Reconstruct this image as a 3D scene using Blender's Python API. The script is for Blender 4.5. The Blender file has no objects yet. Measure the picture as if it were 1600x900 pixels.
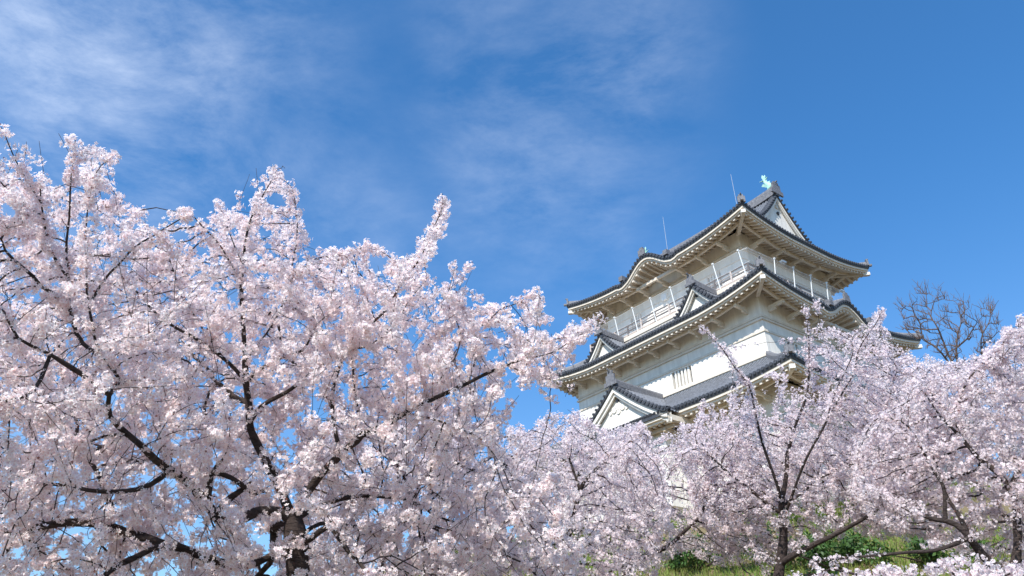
import bpy, math, random
import numpy as np
from mathutils import Vector, Matrix

random.seed(7)
rng = np.random.default_rng(11)
S = bpy.context.scene
COL = S.collection
R = math.radians

# ------------------------------------------------------------------ camera
F_PX, PITCH, ROLL = 1201.43, 0.50484, -0.02555
CAM_Z = 1.6
c_, s_, cr_, sr_ = math.cos(PITCH), math.sin(PITCH), math.cos(ROLL), math.sin(ROLL)
RIGHT = np.array([cr_, -sr_ * s_, sr_ * c_])
UP = np.array([-sr_, -cr_ * s_, cr_ * c_])
FWD = np.array([0, c_, s_])
CAM = np.array([0, 0, CAM_Z])
cd = bpy.data.cameras.new('camera')
cam = bpy.data.objects.new('camera', cd)
COL.objects.link(cam)
cd.sensor_width = 36.0
cd.lens = 36.0 * F_PX / 1600.0
cd.clip_start = 0.1
cd.clip_end = 9000
M = Matrix(((RIGHT[0], UP[0], -FWD[0], 0), (RIGHT[1], UP[1], -FWD[1], 0), (RIGHT[2], UP[2], -FWD[2], CAM_Z), (0, 0, 0, 1)))
cam.matrix_world = M
S.camera = cam


def at(px, py, r):
    """point at distance r from the photographer, seen at (px, py) of the 1600x900 photograph"""
    d = FWD + RIGHT * (px - 800) / F_PX - UP * (py - 450) / F_PX
    return CAM + d / np.linalg.norm(d) * r


def proj(P):
    Q = np.asarray(P) - CAM
    w = Q @ FWD
    w = np.where(w < 0.05, 0.05, w)
    return np.stack([800 + F_PX * (Q @ RIGHT) / w, 450 - F_PX * (Q @ UP) / w], -1)


# ------------------------------------------------------------------ light
SUN_AZ, SUN_EL = R(243), R(47)       # azimuth counter-clockwise from +X
sdir = Vector((math.cos(SUN_AZ) * math.cos(SUN_EL), math.sin(SUN_AZ) * math.cos(SUN_EL), math.sin(SUN_EL)))
sl = bpy.data.lights.new('sun', 'SUN')
sl.energy = 4.9
sl.angle = R(0.53)
sl.color = (1.0, 0.95, 0.87)
so = bpy.data.objects.new('sun', sl)
COL.objects.link(so)
so.rotation_euler = sdir.to_track_quat('Z', 'Y').to_euler()
so.location = (0, 0, 60)

W = bpy.data.worlds.new('World')
S.world = W
W.use_nodes = True
nt = W.node_tree
N, L = nt.nodes, nt.links
bg = N['Background']
sky = N.new('ShaderNodeTexSky')
sky.sky_type = 'NISHITA'
sky.sun_disc = False
sky.sun_elevation = SUN_EL
sky.sun_rotation = math.atan2(sdir.x, sdir.y)
sky.air_density = 1.0
sky.dust_density = 0.7
sky.ozone_density = 4.0
SKY_STR = 0.135
bg.inputs['Strength'].default_value = SKY_STR


def vnode(op, a, b=None, tree=None):
    n = (tree or nt).nodes.new('ShaderNodeVectorMath')
    n.operation = op
    for i, x in enumerate((a, b)):
        if x is None:
            continue
        if hasattr(x, 'is_linked'):
            (tree or nt).links.new(x, n.inputs[i])
        else:
            n.inputs[i].default_value = x
    return n


def mnode(op, a, b=None, c=None, tree=None, clamp=False):
    n = (tree or nt).nodes.new('ShaderNodeMath')
    n.operation = op
    n.use_clamp = clamp
    for i, x in enumerate((a, b, c)):
        if x is None:
            continue
        if hasattr(x, 'is_linked'):
            (tree or nt).links.new(x, n.inputs[i])
        else:
            n.inputs[i].default_value = x
    return n.outputs[0]


def noise(vec, scale, detail=6, rough=0.6, dist=0.0, tree=None):
    n = (tree or nt).nodes.new('ShaderNodeTexNoise')
    n.inputs['Scale'].default_value = scale
    n.inputs['Detail'].default_value = detail
    n.inputs['Roughness'].default_value = rough
    n.inputs['Distortion'].default_value = dist
    if vec is not None:
        (tree or nt).links.new(vec, n.inputs['Vector'])
    return n


tc = N.new('ShaderNodeTexCoord')
dirv = tc.outputs['Generated']
# cirrus: streaks of fibrous noise stretched along one heading of the sky
mp = N.new('ShaderNodeMapping')
mp.inputs['Rotation'].default_value = (R(20), R(-38), R(25))
mp.inputs['Scale'].default_value = (1.0, 1.5, 2.3)
L.new(dirv, mp.inputs['Vector'])
fib = noise(mp.outputs[0], 4.0, 12, 0.66, 0.22)
fine = noise(mp.outputs[0], 16.0, 9, 0.7, 0.25)
patch = noise(dirv, 3.1, 4, 0.55, 0.3)


def blob(px, py, r0, r1, amp):
    d = FWD + RIGHT * (px - 800) / F_PX - UP * (py - 450) / F_PX
    d = d / np.linalg.norm(d)
    dd = vnode('DISTANCE', dirv, tuple(float(x) for x in d))
    mr = N.new('ShaderNodeMapRange')
    mr.interpolation_type = 'SMOOTHSTEP'
    L.new(dd.outputs['Value'], mr.inputs[0])
    mr.inputs[1].default_value = r0
    mr.inputs[2].default_value = r1
    mr.inputs[3].default_value = amp
    mr.inputs[4].default_value = 0.0
    return mr.outputs[0]


cover = None
for a in ((60, 80, 0.05, 0.46, 1.3), (250, 230, 0.0, 0.32, 1.1), (940, 100, 0.0, 0.20, 0.85), (820, 60, 0.0, 0.24, 0.5),
          (840, 250, 0.02, 0.28, 0.6), (540, 350, 0.0, 0.24, 0.55), (330, 330, 0.0, 0.2, 0.8), (-500, 500, 0.1, 0.7, 0.9), (960, 400, 0.0, 0.13, 0.25)):
    b_ = blob(*a)
    cover = b_ if cover is None else mnode('MAXIMUM', cover, b_)
f1 = mnode('MULTIPLY_ADD', fib.outputs[0], 2.3, -0.78, clamp=True)
pw = mnode('MULTIPLY_ADD', patch.outputs[0], 2.6, -0.55, clamp=True)
cover = mnode('MULTIPLY', cover, pw)
f2 = mnode('MULTIPLY_ADD', fine.outputs[0], 0.9, 0.5)
cl = mnode('MULTIPLY', f1, f2)
cl = mnode('MULTIPLY', cl, cover)
cl = mnode('MULTIPLY', cl, 0.45, clamp=True)
mx = N.new('ShaderNodeMix')
mx.data_type = 'RGBA'
L.new(cl, mx.inputs['Factor'])
tint = N.new('ShaderNodeMix')
tint.data_type = 'RGBA'
tint.blend_type = 'MULTIPLY'
sepd = N.new('ShaderNodeSeparateXYZ')
L.new(dirv, sepd.inputs[0])
mrz = N.new('ShaderNodeMapRange')
mrz.interpolation_type = 'SMOOTHSTEP'
L.new(sepd.outputs[2], mrz.inputs[0])
mrz.inputs[1].default_value = 0.05
mrz.inputs[2].default_value = 0.62
mrz.inputs[3].default_value = 0.35
mrz.inputs[4].default_value = 1.0
L.new(mrz.outputs[0], tint.inputs['Factor'])
L.new(sky.outputs[0], tint.inputs['A'])
tint.inputs['B'].default_value = (0.46, 0.97, 1.27, 1)
L.new(tint.outputs['Result'], mx.inputs['A'])
mx.inputs['B'].default_value = (6.6, 7.2, 8.2, 1)
L.new(mx.outputs['Result'], bg.inputs['Color'])

vs = S.view_settings
vs.view_transform = 'Standard'
vs.look = 'None'
vs.gamma = 1.0
vs.exposure = 0.42
vs.use_curve_mapping = False
cy = S.cycles
cy.max_bounces = 9
cy.diffuse_bounces = 6
cy.glossy_bounces = 2
cy.transmission_bounces = 8
cy.transparent_max_bounces = 8
cy.caustics_reflective = False
cy.caustics_refractive = False
cy.use_denoising = True


# ------------------------------------------------------------------ materials
def mat(name, col, rough=0.7, var=0.0, vscale=3.0, bump=0.0, bscale=20.0, spec=0.3, col2=None, stretch=None):
    m = bpy.data.materials.new(name)
    m.use_nodes = True
    t = m.node_tree
    p = t.nodes['Principled BSDF']
    p.inputs['Roughness'].default_value = rough
    p.inputs['Specular IOR Level'].default_value = spec
    p.inputs['Base Color'].default_value = (*col, 1)
    tcn = t.nodes.new('ShaderNodeTexCoord')
    vec = tcn.outputs['Object']
    if stretch:
        mpn = t.nodes.new('ShaderNodeMapping')
        mpn.inputs['Scale'].default_value = stretch
        t.links.new(vec, mpn.inputs['Vector'])
        vec = mpn.outputs[0]
    if var > 0 or col2:
        n = noise(vec, vscale, 7, 0.65, 0.3, t)
        r = t.nodes.new('ShaderNodeValToRGB')
        r.color_ramp.elements[0].position = 0.32
        r.color_ramp.elements[1].position = 0.68
        c2 = col2 if col2 else tuple(max(0, x * (1 - var)) for x in col)
        r.color_ramp.elements[0].color = (*c2, 1)
        r.color_ramp.elements[1].color = (*(tuple(min(1, x * (1 + var * 0.3)) for x in col)), 1)
        t.links.new(n.outputs[0], r.inputs[0])
        t.links.new(r.outputs[0], p.inputs['Base Color'])
    if bump > 0:
        n2 = noise(vec, bscale, 6, 0.6, 0.0, t)
        b = t.nodes.new('ShaderNodeBump')
        b.inputs['Strength'].default_value = bump
        b.inputs['Distance'].default_value = 0.05
        t.links.new(n2.outputs[0], b.inputs['Height'])
        t.links.new(b.outputs[0], p.inputs['Normal'])
    return m


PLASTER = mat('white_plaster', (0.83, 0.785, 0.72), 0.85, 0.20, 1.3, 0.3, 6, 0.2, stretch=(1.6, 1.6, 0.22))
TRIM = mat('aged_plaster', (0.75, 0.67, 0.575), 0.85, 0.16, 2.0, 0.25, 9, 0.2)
SHADED = mat('shaded_plaster', (0.52, 0.42, 0.32), 0.9, 0.22, 1.6, 0.3, 9, 0.15)  # white plaster under the eaves, its shade painted in as a brown-tan base colour
TILE = mat('roof_tile', (0.155, 0.165, 0.19), 0.55, 0.45, 5.0, 0.3, 14, 0.4, col2=(0.085, 0.09, 0.105))
TILE_EDGE = mat('roof_tile_edge', (0.07, 0.075, 0.09), 0.6, 0.5, 6.0, 0.2, 14, 0.35)
MORTAR = mat('ridge_mortar', (0.42, 0.40, 0.38), 0.85, 0.4, 4.0, 0.4, 12, 0.2)
RIDGE = mat('ridge_tile', (0.20, 0.20, 0.215), 0.6, 0.5, 6.0, 0.4, 9, 0.3, col2=(0.10, 0.10, 0.115))
BRONZE = mat('verdigris_bronze', (0.42, 0.72, 0.62), 0.6, 0.3, 5.0, 0.3, 14, 0.4)
RAILM = mat('railing_wood', (0.07, 0.045, 0.04), 0.7, 0.3, 8.0, 0.2, 20, 0.3)
RAILW = mat('pale_railing', (0.62, 0.52, 0.47), 0.75, 0.2, 8.0, 0.2, 20, 0.2)
STEEL = mat('white_painted_steel', (0.80, 0.81, 0.82), 0.4, 0.05, 8.0, 0, 20, 0.5)
DARK = mat('dark_interior', (0.03, 0.035, 0.045), 0.6, 0.2, 4.0)
GLASS = mat('window_pane', (0.10, 0.13, 0.17), 0.12, 0.2, 1.0, 0, 20, 0.8)
BARK = mat('cherry_bark', (0.085, 0.064, 0.057), 0.9, 0.5, 14.0, 0.8, 40, 0.15, col2=(0.026, 0.02, 0.02), stretch=(0.6, 0.6, 2.2))
BARKM = mat('mossy_bark', (0.065, 0.060, 0.035), 0.95, 0.5, 5.0, 0.8, 40, 0.1, col2=(0.025, 0.02, 0.02))
ROD = mat('grey_steel', (0.40, 0.44, 0.50), 0.5, 0.05, 8.0)
BAREB = mat('grey_bark', (0.15, 0.11, 0.095), 0.9, 0.4, 9.0, 0.4, 30, 0.1)
GRASSM = mat('grass_blade', (0.11, 0.20, 0.028), 0.6, 0.5, 0.5, 0, 20, 0.2, col2=(0.20, 0.19, 0.06))
LEAF = mat('shrub_leaf', (0.06, 0.13, 0.022), 0.5, 0.6, 1.5, 0, 20, 0.35, col2=(0.022, 0.05, 0.012))


def ground_mat():
    m = mat('ground_earth', (0.13, 0.115, 0.05), 0.95, 0.5, 0.45, 0.6, 5, 0.1, col2=(0.20, 0.145, 0.095))
    return m


def stone_mat():
    m = bpy.data.materials.new('dry_stone')
    m.use_nodes = True
    t = m.node_tree
    p = t.nodes['Principled BSDF']
    p.inputs['Roughness'].default_value = 0.9
    tcn = t.nodes.new('ShaderNodeTexCoord')
    mpn = t.nodes.new('ShaderNodeMapping')
    mpn.inputs['Scale'].default_value = (1.1, 1.1, 1.7)
    t.links.new(tcn.outputs['Object'], mpn.inputs['Vector'])
    v = t.nodes.new('ShaderNodeTexVoronoi')
    v.inputs['Scale'].default_value = 1.1
    v.inputs['Randomness'].default_value = 0.75
    t.links.new(mpn.outputs[0], v.inputs['Vector'])
    v2 = t.nodes.new('ShaderNodeTexVoronoi')
    v2.feature = 'DISTANCE_TO_EDGE'
    v2.inputs['Scale'].default_value = 1.1
    v2.inputs['Randomness'].default_value = 0.75
    t.links.new(mpn.outputs[0], v2.inputs['Vector'])
    hs = t.nodes.new('ShaderNodeValToRGB')
    hs.color_ramp.elements[0].color = (0.30, 0.27, 0.23, 1)
    hs.color_ramp.elements[1].color = (0.52, 0.49, 0.43, 1)
    sep = t.nodes.new('ShaderNodeSeparateColor')
    t.links.new(v.outputs['Color'], sep.inputs[0])
    t.links.new(sep.outputs[0], hs.inputs[0])
    gap = t.nodes.new('ShaderNodeValToRGB')
    gap.color_ramp.elements[0].color = (0.12, 0.11, 0.10, 1)
    gap.color_ramp.elements[1].color = (1, 1, 1, 1)
    gap.color_ramp.elements[1].position = 0.07
    t.links.new(v2.outputs['Distance'], gap.inputs[0])
    mxx = t.nodes.new('ShaderNodeMix')
    mxx.data_type = 'RGBA'
    mxx.blend_type = 'MULTIPLY'
    mxx.inputs['Factor'].default_value = 1
    t.links.new(hs.outputs[0], mxx.inputs['A'])
    t.links.new(gap.outputs[0], mxx.inputs['B'])
    t.links.new(mxx.outputs['Result'], p.inputs['Base Color'])
    b = t.nodes.new('ShaderNodeBump')
    b.inputs['Distance'].default_value = 0.15
    t.links.new(gap.outputs[0], b.inputs['Height'])
    t.links.new(b.outputs[0], p.inputs['Normal'])
    return m


def petal_mat(name, pale, pink, heart, trans=0.44):
    """petals: thin, half diffuse half translucent; 'bloom' holds (centre-to-tip, variation, kind)"""
    m = bpy.data.materials.new(name)
    m.use_nodes = True
    t = m.node_tree
    t.nodes.remove(t.nodes['Principled BSDF'])
    out = t.nodes['Material Output']
    a = t.nodes.new('ShaderNodeAttribute')
    a.attribute_name = 'bloom'
    sep = t.nodes.new('ShaderNodeSeparateColor')
    t.links.new(a.outputs['Color'], sep.inputs[0])

    def mixc(f, A, B):
        k = t.nodes.new('ShaderNodeMix')
        k.data_type = 'RGBA'
        t.links.new(f, k.inputs['Factor'])
        for key, v in (('A', A), ('B', B)):
            if hasattr(v, 'is_linked'):
                t.links.new(v, k.inputs[key])
            else:
                k.inputs[key].default_value = (*v, 1)
        return k.outputs['Result']
    base = mixc(sep.outputs[1], pale, pink)
    cr = t.nodes.new('ShaderNodeValToRGB')
    cr.color_ramp.elements[0].position = 0.0
    cr.color_ramp.elements[1].position = 0.55
    cr.color_ramp.elements[0].color = (1, 1, 1, 1)
    cr.color_ramp.elements[1].color = (0, 0, 0, 1)
    t.links.new(sep.outputs[0], cr.inputs[0])
    withheart = mixc(cr.outputs[0], base, heart)
    final = mixc(sep.outputs[2], withheart, (0.24, 0.085, 0.06))
    d = t.nodes.new('ShaderNodeBsdfDiffuse')
    tr = t.nodes.new('ShaderNodeBsdfTranslucent')
    t.links.new(final, d.inputs[0])
    t.links.new(final, tr.inputs[0])
    ms = t.nodes.new('ShaderNodeMixShader')
    ms.inputs[0].default_value = trans
    t.links.new(d.outputs[0], ms.inputs[1])
    t.links.new(tr.outputs[0], ms.inputs[2])
    t.links.new(ms.outputs[0], out.inputs['Surface'])
    return m


PETAL = petal_mat('cherry_petal', (0.97, 0.935, 0.93), (0.95, 0.85, 0.855), (0.74, 0.45, 0.46))
PETAL_FAR = petal_mat('cherry_petal_far', (0.93, 0.875, 0.88), (0.90, 0.80, 0.82), (0.66, 0.42, 0.45))


# ------------------------------------------------------------------ helpers
def tag(o, label=None, cat=None, group=None, kind=None):
    if label:
        o['label'] = label
    if cat:
        o['category'] = cat
    if group:
        o['group'] = group
    if kind:
        o['kind'] = kind
    return o


def empty(name, loc, rz=0.0):
    o = bpy.data.objects.new(name, None)
    COL.objects.link(o)
    o.location = loc
    o.rotation_euler = (0, 0, rz)
    return o


def obj(name, verts, faces, m, parent=None, smooth=False, mats=None, midx=None):
    me = bpy.data.meshes.new(name)
    me.from_pydata([tuple(map(float, v)) for v in verts], [], faces)
    for mm in (mats or [m]):
        me.materials.append(mm)
    if midx is not None:
        me.polygons.foreach_set('material_index', midx)
    if smooth:
        me.polygons.foreach_set('use_smooth', [True] * len(faces))
    me.update()
    o = bpy.data.objects.new(name, me)
    COL.objects.link(o)
    if parent:
        o.parent = parent
    return o


class MB:
    def __init__(s):
        s.v, s.f, s.m = [], [], []

    def box(s, c, d, rz=0.0, mi=0):
        """box centred at c with sizes d, turned rz about z"""
        k = len(s.v)
        co, si = math.cos(rz), math.sin(rz)
        for z in (-.5, .5):
            for x, y in ((-.5, -.5), (.5, -.5), (.5, .5), (-.5, .5)):
                X, Y = x * d[0], y * d[1]
                s.v.append((c[0] + X * co - Y * si, c[1] + X * si + Y * co, c[2] + z * d[2]))
        for q in ((0, 3, 2, 1), (4, 5, 6, 7), (0, 1, 5, 4), (1, 2, 6, 5), (2, 3, 7, 6), (3, 0, 4, 7)):
            s.f.append(tuple(k + i for i in q))
            s.m.append(mi)

    def bar(s, p, q, w, h, up=(0, 0, 1), mi=0):
        """rectangular bar from p to q, h along up"""
        p, q = Vector(p), Vector(q)
        d = (q - p).normalized()
        u = Vector(up)
        sd = d.cross(u).normalized()
        uu = sd.cross(d).normalized()
        k = len(s.v)
        for e in (p, q):
            for a, b in ((-1, -1), (1, -1), (1, 1), (-1, 1)):
                s.v.append(tuple(e + sd * (a * w / 2) + uu * (b * h / 2)))
        for f in ((0, 3, 2, 1), (4, 5, 6, 7), (0, 1, 5, 4), (1, 2, 6, 5), (2, 3, 7, 6), (3, 0, 4, 7)):
            s.f.append(tuple(k + i for i in f))
            s.m.append(mi)

    def loft(s, rings, close=False, caps=False, mi=0):
        k = len(s.v)
        n = len(rings[0])
        for r in rings:
            s.v.extend(tuple(map(float, x)) for x in r)
        for i in range(len(rings) - 1):
            for j in range(n if close else n - 1):
                j2 = (j + 1) % n
                s.f.append((k + i * n + j, k + i * n + j2, k + (i + 1) * n + j2, k + (i + 1) * n + j))
                s.m.append(mi)
        if caps:
            s.f.append(tuple(k + j for j in range(n))[::-1])
            s.f.append(tuple(k + (len(rings) - 1) * n + j for j in range(n)))
            s.m += [mi, mi]

    def poly(s, pts, mi=0):
        k = len(s.v)
        s.v.extend(tuple(map(float, x)) for x in pts)
        s.f.append(tuple(range(k, k + len(pts))))
        s.m.append(mi)

    def tube(s, pts, r0, r1=None, n=8, mi=0, caps=True):
        r1 = r0 if r1 is None else r1
        rings = []
        m = len(pts)
        P = [Vector(p) for p in pts]
        ref = Vector((0.3, 0.2, 1)).normalized()
        for i, p in enumerate(P):
            d = (P[min(i + 1, m - 1)] - P[max(i - 1, 0)]).normalized()
            a = d.cross(ref if abs(d.dot(ref)) < 0.95 else Vector((1, 0, 0))).normalized()
            b = d.cross(a)
            rr = r0 + (r1 - r0) * i / max(1, m - 1)
            rings.append([p + (a * math.cos(6.2832 * j / n) + b * math.sin(6.2832 * j / n)) * rr for j in range(n)])
        s.loft(rings, True, caps, mi)

    def build(s, name, m, parent=None, smooth=False, mats=None):
        return obj(name, s.v, s.f, m, parent, smooth, mats, s.m if mats else None)


# ------------------------------------------------------------------ ground
HC = (22.0, 62.0)
PLATEAU = 8.1


def ground_z(x, y):
    d = np.hypot(np.asarray(x, float) - HC[0], np.asarray(y, float) - HC[1])
    t = np.clip((56.0 - d) / 22.0, 0, 1)
    z = PLATEAU * t * t * (3 - 2 * t)
    return z + 0.12 * np.sin(np.asarray(x) * 0.7) * np.cos(np.asarray(y) * 0.6) * np.clip(t * 3, 0, 1) * (t < 0.99)


def axis_pts(lo, hi, c0, c1, st, big):
    a = list(np.arange(c0, c1 + st, st))
    x = c0
    g = st
    pre = []
    while x > lo:
        g *= 1.35
        x -= g
        pre.append(max(x, lo))
    x = c1
    g = st
    post = []
    while x < hi:
        g *= 1.35
        x += g
        post.append(min(x, hi))
    return np.array(pre[::-1] + a + post)


gx = axis_pts(-4000, 4000, -45, 85, 1.5, 0)
gy = axis_pts(-4000, 4000, -15, 125, 1.5, 0)
GX, GY = np.meshgrid(gx, gy)
GZ = ground_z(GX, GY)
gv = np.stack([GX, GY, GZ], -1).reshape(-1, 3)
nx, ny = len(gx), len(gy)
gf = [(j * nx + i, j * nx + i + 1, (j + 1) * nx + i + 1, (j + 1) * nx + i) for j in range(ny - 1) for i in range(nx - 1)]
g = obj('ground', gv, gf, ground_mat(), None, True)
tag(g, kind='structure')

# ------------------------------------------------------------------ castle keep
YAW = 0.64902
CC = (17.654, 59.564, 32.511 + CAM_Z)      # level of the top eave corners
keep = empty('castle_keep', (CC[0], CC[1], PLATEAU), YAW)
tag(keep, 'white plastered Japanese castle keep with tiers of dark curved tile roofs on the hill', 'castle')
Z0 = CC[2] - PLATEAU    # keep-local z of the top eave corners


def side_uv(side, t, d, hu, hv):
    """plan point: t along the edge, d inward from it"""
    if side == 0:
        return -(hu - d), t
    if side == 1:
        return t, -(hv - d)
    if side == 2:
        return (hu - d), t
    return t, (hv - d)


def half(side, hu, hv):
    return hv if side in (0, 2) else hu


class Roof:
    def __init__(s, hu, hv, zc, sag, depth, prof, bumps, wall_in, gable_at=None):
        s.hu, s.hv, s.zc, s.sag, s.depth, s.prof, s.bumps, s.wall_in, s.gable_at = hu, hv, zc, sag, depth, prof, bumps, wall_in, gable_at

    def bump(s, side, t, d):
        z = 0
        for (sd, c, w, h, run) in s.bumps:
            if sd == side and w <= abs(t - c) < 1.45 * w:
                z -= 0.11 * h * math.sin(math.pi * (abs(t - c) - w) / (0.45 * w)) * max(0, 1 - d / run)
            if sd == side and abs(t - c) < w:
                k = 0.5 + 0.5 * math.cos(math.pi * (t - c) / w)
                k = k ** 0.72
                z += h * k * max(0, 1 - d / run)
        return z

    def z(s, side, t, d):
        h = half(side, s.hu, s.hv)
        c = h - abs(t)
        lift = s.sag * max(0, 1 - c / 6.5) ** 1.8 * max(0, 1 - d / 3.6)
        return s.zc + Z0 - s.sag + lift + s.prof(d) + s.bump(side, t, d)

    def ze(s, side, t):
        return s.z(side, t, 0)

    def zu(s, side, te, d):
        """edge line carried inward, the undulation dying away"""
        full = s.bump(side, te, 0)
        return s.ze(side, te) - full + s.bump(side, te, max(0, d - 0.25))

    def P(s, side, t, d, dz=0.0, edge=False):
        u, v = side_uv(side, t, d, s.hu, s.hv)
        h = half(side, s.hu, s.hv)
        if edge:        # z follows the edge line, mitred
            te = t / max(0.01, (h - d)) * h
            return (u, v, s.zu(side, te, d) + dz)
        return (u, v, s.z(side, t, d) + dz)


def build_roof(rf, rib=0.31, arm_step=2.15):
    root = None
    # tile slopes (with the round cover tiles as ribs)
    mb = MB()
    for side in range(4):
        h = half(side, rf.hu, rf.hv)
        D = rf.depth[side % 2]
        nd = 8
        dl = [D * i / nd for i in range(nd + 1)]
        nt_ = 60
        rings = []
        for d in dl:
            lim = h - d
            if rf.gable_at and side % 2 == 0:
                lim = max(lim, rf.gable_at)
            rings.append([rf.P(side, -lim + 2 * lim * j / nt_, d) for j in range(nt_ + 1)])
        mb.loft(rings)
        n = int(2 * h / rib)
        for i in range(n):
            t = -h + (i + 0.5) * 2 * h / n
            c = h - abs(t)
            dm = D
            if not (rf.gable_at and side % 2 == 0 and abs(t) < rf.gable_at):
                dm = min(D, c)
            if dm < 0.1:
                continue
            k = max(2, int(dm / 0.9) + 1)
            rings = []
            for q in range(k + 1):
                d = -0.04 + (dm + 0.04) * q / k
                x, y, z = rf.P(side, t, max(d, 0))
                u, v = side_uv(side, t, d, rf.hu, rf.hv)
                ring = []
                for a in (0, 0.25, 0.5, 0.75, 1.0):
                    off = 0.095 * math.cos(math.pi * a)
                    up = 0.13 * math.sin(math.pi * a) + 0.0
                    if side % 2 == 0:
                        ring.append((u, v + off, z + up))
                    else:
                        ring.append((u + off, v, z + up))
                rings.append(ring)
            mb.loft(rings)
            mb.poly([rings[0][0], rings[0][1], rings[0][2], rings[0][3], rings[0][4]])
    root = mb.build('roof', TILE, keep, False)

    def sweep(sec, name, m, ribs=None):
        b = MB()
        for side in range(4):
            h = half(side, rf.hu, rf.hv)
            n = int(h * 2 / 0.35)
            rings = []
            for i in range(n + 1):
                sp = -1 + 2 * i / n
                rings.append([rf.P(side, sp * (h - d), d, dz, True) for d, dz in sec])
            b.loft(rings)
        return b.build(name, m, root)
    # dark tile edge
    b = MB()
    for side in range(4):
        h = half(side, rf.hu, rf.hv)
        n = int(h * 2 / 0.35)
        rings = [[rf.P(side, (-1 + 2 * i / n) * (h - d), d, dz, True) for d, dz in ((0, 0.0), (0.0, -0.10), (0.05, -0.24), (0.3, -0.24))] for i in range(n + 1)]
        b.loft(rings)
        n = int(2 * h / rib)
        for i in range(n):      # round end discs of the cover tiles
            t = -h + (i + 0.5) * 2 * h / n
            z = rf.ze(side, t) + 0.0
            ring = []
            back = []
            for a in range(8):
                off = 0.115 * math.cos(a * math.pi / 4)
                up = 0.115 * math.sin(a * math.pi / 4)
                u, v = side_uv(side, t, -0.055, rf.hu, rf.hv)
                u2, v2 = side_uv(side, t, 0.05, rf.hu, rf.hv)
                if side % 2 == 0:
                    ring.append((u, v + off, z + up))
                    back.append((u2, v2 + off, z + up))
                else:
                    ring.append((u + off, v, z + up))
                    back.append((u2 + off, v2, z + up))
            b.loft([ring, back], True)
            b.poly(ring)
    b.build('tile_edge', TILE_EDGE, root)
    sweep(((0.10, -0.24), (0.10, -0.42), (0.26, -0.42)), 'fascia', TRIM)
    sweep(((0.22, -0.42), (0.22, -0.56), (0.5, -0.55)), 'fascia', TRIM)
    w = rf.wall_in
    slope = 0.30

    def zs(d):
        return -0.56 + slope * (d - 0.45)
    sweep(((0.42, zs(0.42)), (1.4, zs(1.4)), (w + 0.3, zs(w + 0.3))), 'soffit', SHADED)
    # rafters under the soffit
    b = MB()
    for side in range(4):
        h = half(side, rf.hu, rf.hv)
        n = int(2 * h / 0.46)
        for i in range(n):
            t = -h + (i + 0.5) * 2 * h / n
            c = h - abs(t)
            d1 = min(w, c - 0.08)
            if d1 < 0.5:
                continue
            ds = [0.3, (0.3 + d1) / 2, d1]
            rings = []
            for d in ds:
                u, v = side_uv(side, t, d, rf.hu, rf.hv)
                te = max(-h, min(h, t / max(0.3, h - d) * h))
                z = rf.zu(side, te, d) + zs(d) + 0.03
                ring = []
                for o_, q in ((-0.085, 0), (-0.085, -0.17), (0.085, -0.17), (0.085, 0)):
                    ring.append((u, v + o_, z + q) if side % 2 == 0 else (u + o_, v, z + q))
                rings.append(ring)
            b.loft(rings, True, True)
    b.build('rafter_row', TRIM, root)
    # carrying beam
    bd = w * 0.52
    b = MB()
    for side in range(4):
        h = half(side, rf.hu, rf.hv)
        n = int(h * 2 / 0.35)
        sec = ((bd - 0.11, zs(bd) - 0.13), (bd - 0.11, zs(bd) - 0.36), (bd + 0.11, zs(bd) - 0.36), (bd + 0.11, zs(bd) - 0.13))

        def pp(side, sp, d, dz):
            # under an undulating gable the beam runs straight
            te = sp * h
            u, v = side_uv(side, sp * (h - d), d, rf.hu, rf.hv)
            return (u, v, rf.ze(side, te) - rf.bump(side, te, 0) + dz)
        rings = [[pp(side, -1 + 2 * i / n, d, dz) for d, dz in sec] for i in range(n + 1)]
        b.loft(rings, True)
    b.build('eave_beam', TRIM, root)
    # bracket arms, each its own piece
    for side in range(4):
        h = half(side, rf.hu, rf.hv) - w
        n = max(2, int(round(2 * h / arm_step)))
        for i in range(n):
            t = -h + (i + 0.5) * 2 * h / n
            te = t
            z = rf.ze(side, te) - rf.bump(side, te, 0) + zs(bd) - 0.36
            b = MB()
            pts = [side_uv(side, t, d, rf.hu, rf.hv) for d in (bd - 0.3, w + 0.2)]
            b.bar((*pts[0], z - 0.03), (*pts[1], z - 0.10), 0.2, 0.26)
            m0 = side_uv(side, t, w * 0.72, rf.hu, rf.hv)
            b.bar((*m0, z - 0.22), (*pts[1], z - 0.34), 0.17, 0.22)
            b.build('bracket', TRIM, root)
    # hip rafters, hip ridges and their end tiles
    for su in (-1, 1):
        for sv in (-1, 1):
            tip = rf.zc + Z0
            b = MB()
            b.bar((su * (rf.hu - 0.22), sv * (rf.hv - 0.22), tip - 0.74), (su * (rf.hu - w), sv * (rf.hv - w), tip - 0.74 + 0.3 * w * 0.6 - rf.sag * 0.35), 0.26, 0.30)
            b.build('hip_rafter', TRIM, root)
            b = MB()
            b.box((su * (rf.hu - 0.2), sv * (rf.hv - 0.2), tip - 0.73), (0.32, 0.32, 0.26), math.pi / 4)
            b.build('rafter_cap', PLASTER, root)
            hd = rf.gable_at and (rf.hv - rf.gable_at) or rf.depth[0]
            b = MB()
            rings = []
            n = 8
            for i in range(n + 1):
                d = 0.12 + (hd - 0.12) * i / n
                t = rf.hv - d
                z = rf.z(0, t, d)
                pu, pv = su * (rf.hu - d), sv * (rf.hv - d)
                q = Vector((su, -sv, 0)).normalized()
                hh = 0.42
                rings.append([(pu + q.x * a, pv + q.y * a, z + e) for a, e in ((-0.2, -0.05), (-0.19, 0.28), (-0.12, hh), (0.12, hh), (0.19, 0.28), (0.2, -0.05))])
            b.loft(rings, True, True)
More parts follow.
